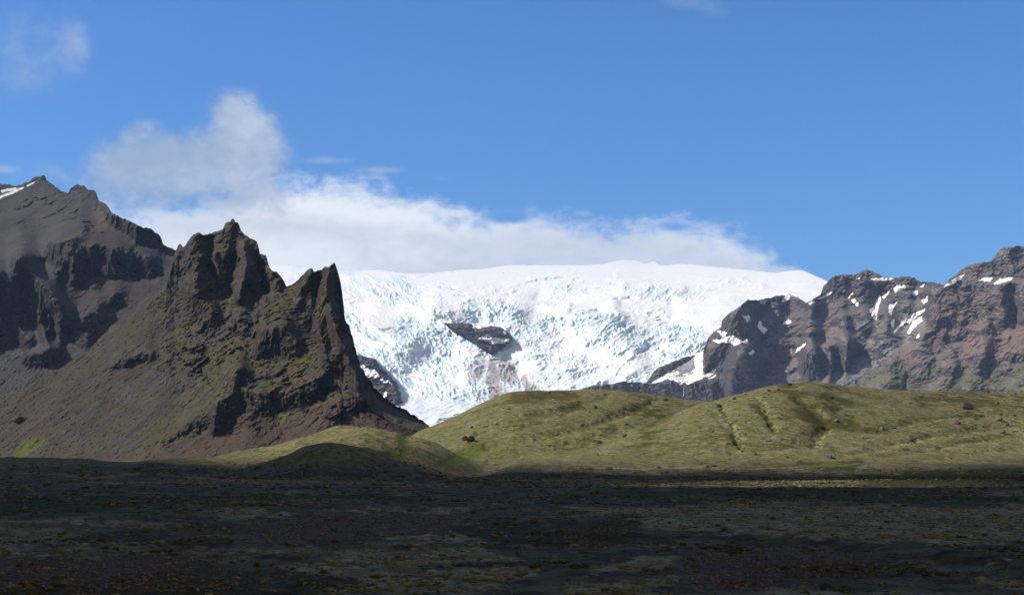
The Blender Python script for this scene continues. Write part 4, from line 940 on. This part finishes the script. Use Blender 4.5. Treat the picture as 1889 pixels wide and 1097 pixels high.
# ================================================================== CLOUD OVERHEAD (out of the picture; its shadow lies on the plain)
def build_cloud():
    zd = 2000.0
    edge = [(-900, -600), (-300, -560), (0, -540), (200, -500), (380, -430), (430, -402), (500, -394), (560, -384), (600, -380), (650, -380), (700, -384), (730, 842), (760, 856), (840, 861), (920, 861), (1000, 863), (1080, 867), (1110, 867), (1150, 870), (1200, 867), (1250, 870), (1300, 864), (1345, 866), (1390, 862), (1450, 866), (1500, 870), (1540, 874), (1580, 876), (1620, 871), (1660, 870), (1700, 865), (1760, 862), (1800, 858), (1850, 857), (1900, 851), (2100, 846), (2700, 846)]
    def upY(px, Y):
        z = float(plain_z(Y)); k = (zd - z) / SUN.z
        return ((px - CX) / FPX * Y + SUN.x * k, Y + SUN.y * k)
    def up(px, py):                                  # negative: a plan distance; else the ground seen at that height
        if py < 0: return upY(px, -py)
        x, y, z = on_ground(px, py); k = (zd - z) / SUN.z
        return (x + SUN.x * k, y - 2 + SUN.y * k)
    E_ = [up(*p) for p in edge]
    x0 = E_[0][0]; x1 = E_[-1][0]
    outline = [(-5600, -3200), (-5600, E_[0][1])] + E_ + [(1500, E_[-1][1] - 60), (1500, -3200)]
    hole = [upY(*p) for p in ((1120, 272), (1300, 268), (1450, 258), (1600, 252), (1730, 254), (1800, 272), (1740, 300), (1600, 314), (1450, 310), (1300, 296))]
    X = np.concatenate([np.arange(-5700, x0 - 50, 60), np.arange(x0 - 50, x1 + 50, 3.0), np.arange(x1 + 50, 2700, 60)])
    Ygrid = np.concatenate([np.arange(-3300, -200, 60), np.arange(-200, 420, 3.0), np.arange(420, 800, 20)])
    GX, GY = np.meshgrid(X, Ygrid)
    wx = GX; wy = GY + 13 * fbm(GX, GY, 0, 55, 5, 0.55, seed=150.0)
    ins = poly(wx, wy, outline, 14) * (1 - poly(GX, GY, hole, 3))
    thick = np.clip((ins - 0.5) * 2, 0, 1) ** 0.5
    inner = np.clip(2 * poly(GX, GY, outline, 300) - 1, 0, 1) * np.clip(1 - 2 * poly(GX, GY, hole, 160), 0, 1)
    lump = 0.6 + 0.4 * fbm(GX, GY, 0, 400, 5, seed=151.0)
    zt = zd + thick * (3 + 240 * inner * lump); zb = zd - thick * (2 + 60 * inner * (0.6 + 0.5 * fbm(GX, GY, 3, 300, 5, seed=152.0)))
    V = np.vstack([np.stack([GX, GY, zt], -1).reshape(-1, 3), np.stack([GX, GY, zb], -1).reshape(-1, 3)])
    Q = grid_quads(*GX.shape); keep = (ins.ravel()[Q] > 0.5).all(1); Q = Q[keep]
    Q = np.vstack([Q, Q[:, ::-1] + GX.size]); used, inv = np.unique(Q, return_inverse=True)
    m = bpy.data.materials.new('cloud'); m.use_nodes = True
    b = m.node_tree.nodes['Principled BSDF']; b.inputs['Base Color'].default_value = (0.75, 0.75, 0.76, 1); b.inputs['Roughness'].default_value = 1; b.inputs['Specular IOR Level'].default_value = 0
    tag(mesh_from('cloud', V[used], inv.reshape(-1, 4), m), kind='stuff')


build_cloud()

# ================================================================== BOULDERS
def ico(sub):
    bm = bmesh.new(); bmesh.ops.create_icosphere(bm, subdivisions=sub, radius=1.0)
    v = np.array([q.co[:] for q in bm.verts]); f = np.array([[q.index for q in p.verts] for p in bm.faces]); bm.free(); return v, f


ICO = {k: ico(k) for k in (1, 2, 4)}


def rock_mat(name, a, b, moss):
    m = bpy.data.materials.new(name); m.use_nodes = True; nt = m.node_tree; bs = nt.nodes['Principled BSDF']
    bs.inputs['Roughness'].default_value = 0.9; bs.inputs['Specular IOR Level'].default_value = 0.15
    tc = nt.nodes.new('ShaderNodeTexCoord'); v = tc.outputs['Object']
    c = mixcol(nt, noise_tex(nt, v, 0.9, 8, 0.65).step(0.35, 0.65), a, b)
    c = mixcol(nt, noise_tex(nt, v, 2.2, 6, 0.6).step(0.60, 0.70), c, moss)
    nt.links.new(c, bs.inputs['Base Color'])
    bn = nt.nodes.new('ShaderNodeBump'); bn.inputs['Distance'].default_value = 0.12
    nt.links.new(noise_tex(nt, v, 3.0, 6, 0.65).s, bn.inputs['Height']); nt.links.new(bn.outputs[0], bs.inputs['Normal'])
    return m


ROCKS = {'dark': rock_mat('dark_boulder', (0.050, 0.040, 0.036), (0.085, 0.068, 0.058), (0.12, 0.11, 0.07)),
         'grey': rock_mat('grey_boulder', (0.10, 0.088, 0.082), (0.16, 0.142, 0.13), (0.20, 0.19, 0.13)),
         'pale': rock_mat('pale_boulder', (0.19, 0.175, 0.155), (0.28, 0.26, 0.23), (0.22, 0.21, 0.13)),
         'red': rock_mat('brown_boulder', (0.080, 0.052, 0.040), (0.12, 0.082, 0.062), (0.11, 0.10, 0.06))}


def boulder(px, py, w, aspect, tone, label, group='boulders on the moraine hills', at=None, spike=False):
    x, y, z = at or on_ground(px, py)
    r = np.random.RandomState(int(px * 7 + py * 13)); rad = 0.5 * w / FPX * y
    v, f = ICO[4 if w > 9 else 2]; v = v.copy()
    n = fbm(v[:, 0] + px, v[:, 1], v[:, 2], 1.3, 3, seed=py * 0.1); v = v * (1 + 0.22 * n)[:, None]
    for k in range(9):                                # broken faces
        d = r.normal(size=3); d /= np.linalg.norm(d); lim = r.uniform(0.55, 0.85)
        q = v @ d; v = v - np.clip(q - lim, 0, None)[:, None] * d[None] * 0.92
    v = v + 0.05 * np.stack([fbm(v[:, 0], v[:, 1], v[:, 2], 0.35, 3, seed=k + px) for k in range(3)], -1)
    v[:, 0] /= np.abs(v[:, 0]).max(); v[:, 2] /= np.abs(v[:, 2]).max()
    if spike: v[:, :2] *= np.clip(1.0 - 0.75 * np.clip(v[:, 2:3], -0.3, 1), 0.2, 1.2)
    v = v * rad; v[:, 2] *= aspect
    v[:, 2] += rad * aspect * 0.38
    o = mesh_from('boulder', v, f, ROCKS[tone], smooth=False)
    o.data.polygons.foreach_set('use_smooth', np.ones(len(f), bool))
    try: o.data.set_sharp_from_angle(angle=R(38))
    except Exception: pass
    o.location = (x, y, z)
    return tag(o, label, 'boulder', group)


for a in (
        (857, 813, 13, 0.95, 'red', 'brown boulder in the green dip, left one of a touching pair'),
        (869, 815, 15, 1.0, 'dark', 'dark upright boulder in the green dip, right one of a touching pair'),
        (868, 789, 10, 0.7, 'pale', 'pale rock on the slope just above the touching pair of boulders'),
        (892, 787, 7, 0.8, 'pale', 'small pale rock between the slope rock and a light flat one, middle hill'),
        (915, 782, 9, 0.7, 'pale', 'light flat rock highest of three pale rocks above the boulder pair'),
        (1098, 753, 8, 1.2, 'dark', 'dark tall rock alone on the brow of the middle hill'),
        (1116, 730, 7, 1.0, 'dark', 'dark rock near the top of the middle hill, larger of two'),
        (1102, 732, 5, 0.8, 'dark', 'little dark rock near the top of the middle hill, smaller of two'),
        (1074, 787, 9, 0.9, 'grey', 'grey rock halfway down the middle hill beside a green hollow'),
        (1155, 784, 9, 0.8, 'grey', 'grey rock in the green hollow between the middle and right hills'),
        (1152, 805, 9, 0.75, 'dark', 'dark rock on the crest of the spur below the green hollow'),
        (1106, 817, 10, 0.8, 'dark', 'dark rock at the tip of the spur where it meets the valley'),
        (973, 738, 5, 0.8, 'grey', 'small grey rock high on the left slope of the middle hill'),
        (959, 744, 4, 0.8, 'grey', 'tiny grey rock at the left shoulder of the middle hill'),
        (1022, 738, 6, 0.7, 'pale', 'small pale rock in the middle of the upper middle hill'),
        (1227, 738, 9, 0.6, 'dark', 'flat dark rock on the skyline where the middle hill dips to the right'),
        (1125, 866, 12, 0.6, 'dark', 'flat dark rock at the shadow edge below the spur'),
        (1216, 864, 9, 0.6, 'dark', 'low dark rock in the shadow to the right of the flat one'),
        (664, 789, 5, 0.8, 'dark', 'small dark rock on top of the left knoll'),
        (1822, 724, 15, 0.8, 'dark', 'black boulder breaking the skyline of the right hill'),
        (1784, 754, 23, 0.72, 'dark', 'largest dark boulder near the top of the right hill'),
        (1755, 738, 7, 0.6, 'dark', 'dark rock above and left of the largest boulder'),
        (1769, 733, 6, 0.7, 'dark', 'small dark rock just under the skyline above the largest boulder'),
        (1535, 735, 8, 0.75, 'dark', 'dark rock in the grassy bowl near the summit of the right hill'),
        (1569, 741, 7, 0.9, 'grey', 'grey rock on the right rim of the grassy bowl'),
        (1530, 757, 5, 0.8, 'dark', 'little dark rock in the middle of the grassy bowl'),
        (1544, 778, 12, 0.7, 'grey', 'grey rock at the bottom of the grassy bowl'),
        (1627, 793, 9, 0.85, 'grey', 'grey rock left of a dark cluster on the lined slope'),
        (1649, 790, 9, 0.6, 'dark', 'dark flat rock right of a grey one on the lined slope'),
        (1766, 783, 11, 0.8, 'red', 'brown rock below the largest boulder'),
        (1798, 769, 10, 0.7, 'dark', 'dark rock under the largest boulder, left of two'),
        (1809, 769, 9, 0.8, 'dark', 'dark rock under the largest boulder, right of two'),
        (1841, 776, 14, 0.75, 'grey', 'broad grey boulder to the right of the largest boulder'),
        (1858, 785, 8, 0.8, 'grey', 'grey rock just below the broad grey boulder'),
        (1849, 799, 13, 0.8, 'grey', 'grey boulder low on the far right slope of the right hill'),
        (1682, 816, 8, 0.85, 'dark', 'dark rock alone on the bright lined slope'),
        (1530, 845, 14, 0.75, 'grey', 'lone grey boulder at the foot of the right hill'),
        (1394, 840, 7, 0.7, 'dark', 'black rock at the foot of the spur, left of a lone grey boulder'),
        (1417, 814, 10, 0.8, 'grey', 'grey rock low on the spur above the black rock'),
        (1452, 844, 7, 0.7, 'dark', 'dark rock between the black rock and the lone grey boulder'),
        (1317, 860, 10, 0.6, 'dark', 'dark rock at the shadow edge, right of two'),
        (1304, 861, 8, 0.6, 'dark', 'dark rock at the shadow edge, left of two'),
        (1326, 751, 11, 0.8, 'dark', 'dark boulder high on the left shoulder of the right hill'),
        (1355, 737, 7, 0.8, 'dark', 'dark rock on the left skyline of the right hill, middle of three'),
        (1375, 728, 5, 0.8, 'dark', 'small dark rock on the left skyline of the right hill, upper of three'),
        (1419, 722, 8, 0.6, 'dark', 'flat dark rock just under the summit of the right hill'),
        (1456, 711, 10, 0.7, 'dark', 'dark rock on the very summit of the right hill'),
        (1436, 720, 6, 0.8, 'dark', 'dark rock between the summit rock and the flat one below it'),
        (1374, 802, 5, 0.8, 'dark', 'small dark rock in the middle of the mottled spur slope'),
        (1443, 766, 5, 0.8, 'dark', 'small dark rock in the upper mottled slope beside a green gully'),
        (1700, 733, 5, 0.7, 'dark', 'small dark rock near the flat skyline, right of a pale stone pair'),
        (1685, 736, 6, 0.7, 'grey', 'grey rock near the flat skyline of the right hill'),
        (1869, 768, 10, 0.6, 'grey', 'flat grey rock nearest the right edge of the right hill'),
        (1772, 773, 7, 0.7, 'dark', 'dark rock directly under the left end of the largest boulder'),
        (1841, 745, 6, 0.8, 'dark', 'dark rock right of the largest boulder near the skyline'),
        (149, 946, 24, 0.75, 'dark', 'dark rounded boulder alone on the shaded plain')):
    boulder(*a)
boulder(35, 773, 27, 0.55, 'dark', 'dark boulder stranded on the bare scree slope of the left mountain', 'boulders on the left mountain', at=((35 - CX) / FPX * 1385, 1385, CH + (HY - 777) / FPX * 1385))

# small stones nobody can tell apart, strewn over the sunlit hills
rs = np.random.RandomState(5)
spots = []
while len(spots) < 150:
    px_, py_ = rs.uniform(880, 1885), rs.uniform(712, 858)
    p_ = on_ground(px_, py_)
    if p_[1] < 395 or p_[1] > 900: continue
    if rs.rand() > 0.25 + 0.75 * (1280 < px_ < 1420 or px_ > 1680): continue
    spots.append((px_, py_, p_))
sv, sf = ICO[2]
protos = []
for k in range(6):
    v = sv * (1 + 0.25 * fbm(sv[:, 0], sv[:, 1], sv[:, 2], 1.1, 3, seed=k * 3.0))[:, None]; v = v * np.array([1, 0.8, 0.65]); v[:, 2] += 0.3
    me_o = mesh_from('stone', v, sf, ROCKS[('dark', 'grey', 'dark', 'dark', 'red', 'grey')[k]]); protos.append(me_o)
for k, (px_, py_, p_) in enumerate(spots):
    o = protos[k] if k < 6 else protos[k % 6].copy()
    if k >= 6: COL.objects.link(o)
    sc = rs.uniform(0.22, 0.55) * (p_[1] / 550)
    o.location = p_; o.scale = (sc * rs.uniform(0.8, 1.5), sc, sc * rs.uniform(0.6, 1.1)); o.rotation_euler = (0, 0, rs.uniform(0, 6.28))
    tag(o, 'small stone half sunk in the moss of the sunlit hills', 'stone', 'small stones on the sunlit hills')


# ================================================================== FOREGROUND STONES AND MOSS CUSHIONS
def scatter(name, n, weight, size, flat_, mat, ymax, seed, sub):
    r = np.random.RandomState(seed); ny, nx = GYS.shape
    jm = int(np.searchsorted(GYR, ymax)); i0 = int(np.searchsorted(GC, -60)); i1 = int(np.searchsorted(GC, 1950))
    j0 = int(np.searchsorted(GYR, 36)); sel = weight[j0:jm, i0:i1]
    area = (GYR[j0:jm] ** 0.6)[:, None] * sel; p = area.ravel() / area.sum()
    pick = r.choice(p.size, n, p=p); jj = pick // sel.shape[1] + j0; ii = pick % sel.shape[1] + i0
    c = np.stack([GX_[jj, ii], GYR[jj], GZ[jj, ii]], -1)
    v0, f0 = ICO[sub]
    sz = (size[0] + (size[1] - size[0]) * r.rand(n) ** 3) * np.clip(c[:, 1] / 110, 1, 2.2)
    an = r.rand(n) * 6.28; st = r.uniform(0.7, 1.4, n)
    v = np.repeat(v0[None], n, 0) * (1 + 0.28 * r.normal(size=(n, len(v0), 1)) * (0.5 if sub == 2 else 1))
    ca, sa = np.cos(an)[:, None], np.sin(an)[:, None]
    X_ = v[..., 0] * st[:, None]; Y_ = v[..., 1]
    V = np.stack([(X_ * ca - Y_ * sa), (X_ * sa + Y_ * ca), v[..., 2] * flat_], -1) * sz[:, None, None] + c[:, None, :] + np.array([0, 0, 1]) * (sz * flat_ * 0.25)[:, None, None]
    F = (f0[None] + (np.arange(n) * len(v0))[:, None, None]).reshape(-1, 3)
    o = mesh_from(name, V.reshape(-1, 3), F, mat); return tag(o, kind='stuff')


def plain_mat(name, cols_, size):
    m = bpy.data.materials.new(name); m.use_nodes = True; nt = m.node_tree; bs = nt.nodes['Principled BSDF']
    bs.inputs['Roughness'].default_value = 1; bs.inputs['Specular IOR Level'].default_value = 0.05
    tc = nt.nodes.new('ShaderNodeTexCoord'); v = tc.outputs['Object']
    c = mixcol(nt, noise_tex(nt, v, 1 / size, 4, 0.7).step(0.4, 0.6), cols_[0], cols_[1])
    c = mixcol(nt, noise_tex(nt, v, 4 / size, 4, 0.7).step(0.52, 0.66), c, cols_[2])
    nt.links.new(c, bs.inputs['Base Color']); return m


scatter('gravel', 9000, G_FLAT * (0.05 + G_GRAVEL), (0.02, 0.13), 0.7, plain_mat('gravel', ((0.099, 0.0689, 0.0437), (0.1725, 0.1235, 0.076), (0.33, 0.247, 0.1472)), 0.7), 170, 31, 1)
scatter('moss_cushions', 13000, G_FLAT * (0.03 + 0.97 * G_LICH) * (1 - 0.9 * G_GRAVEL) * np.clip(fbm(GX_, GYR[:, None], 0, 5, 4, seed=162.0) + 0.2, 0.02, 1), (0.05, 0.24), 0.45, plain_mat('moss_cushions', ((0.1414, 0.1112, 0.0426), (0.289, 0.2418, 0.1223), (0.0615, 0.0508, 0.0128)), 1.6), 400, 32, 1)
scatter('heather', 11000, G_FLAT * (1 - 0.8 * G_LICH) * (1 - 0.75 * G_GRAVEL) * np.clip(fbm(GX_, GYR[:, None], 0, 7, 4, seed=161.0) + 0.05, 0, 1) ** 1.5, (0.05, 0.24), 0.45, plain_mat('heather', ((0.0492, 0.0314, 0.0106), (0.0812, 0.0605, 0.0149), (0.123, 0.1149, 0.017)), 1.6), 400, 33, 1)


# ================================================================== WATERFALL on the far cliff
def build_waterfall():
    pts = [(1262.5, 708), (1262, 714), (1261, 720), (1261.5, 726), (1260, 731)]
    D = 3580 * KR - 60; V = []; nseg = 14; ring = 8
    for k in range(nseg + 1):
        t = k / nseg; yy = 708 + 23 * t; xx = float(np.interp(yy, [p[1] for p in pts], [p[0] for p in pts])) + 0.25 * math.sin(k * 2.1)
        w = (0.35 + 0.6 * t + 0.2 * math.sin(k * 1.7)) / FPX * D
        for q in range(ring):
            a = 2 * math.pi * q / ring
            V.append(((xx - CX) / FPX * D + w * math.cos(a), D - 6 * t + 0.5 * w * math.sin(a), CH + (HY - yy) / FPX * D))
    F = [(k * ring + q, k * ring + (q + 1) % ring, (k + 1) * ring + (q + 1) % ring, (k + 1) * ring + q) for k in range(nseg) for q in range(ring)]
    m = plain_mat('white_water', ((0.32, 0.33, 0.36), (0.50, 0.51, 0.54), (0.22, 0.23, 0.25)), 12)
    tag(mesh_from('waterfall', np.array(V), np.array(F), m), 'thin white waterfall dropping down the dark cliff below the snowfield', 'waterfall')


build_waterfall()

# ================================================================== HAZE
def build_haze():
    x, y0, y1, z0, z1 = 9000, -3600, 14500, -5.0, 1880.0
    v = [(-x, y0, z0), (x, y0, z0), (x, y1, z0), (-x, y1, z0), (-x, y0, z1), (x, y0, z1), (x, y1, z1), (-x, y1, z1)]
    q = [(0, 3, 2, 1), (4, 5, 6, 7), (0, 1, 5, 4), (1, 2, 6, 5), (2, 3, 7, 6), (3, 0, 4, 7)]
    m = bpy.data.materials.new('haze'); m.use_nodes = True; nt = m.node_tree; nt.nodes.clear()
    o = nt.nodes.new('ShaderNodeOutputMaterial'); p = nt.nodes.new('ShaderNodeVolumePrincipled')
    p.inputs['Color'].default_value = (0.42, 0.63, 1.0, 1); p.inputs['Density'].default_value = 3.2e-5; p.inputs['Anisotropy'].default_value = 0.0
    nt.links.new(p.outputs[0], o.inputs['Volume'])
    tag(mesh_from('haze', np.array(v, float), np.array(q), m, smooth=False), kind='stuff')


build_haze()
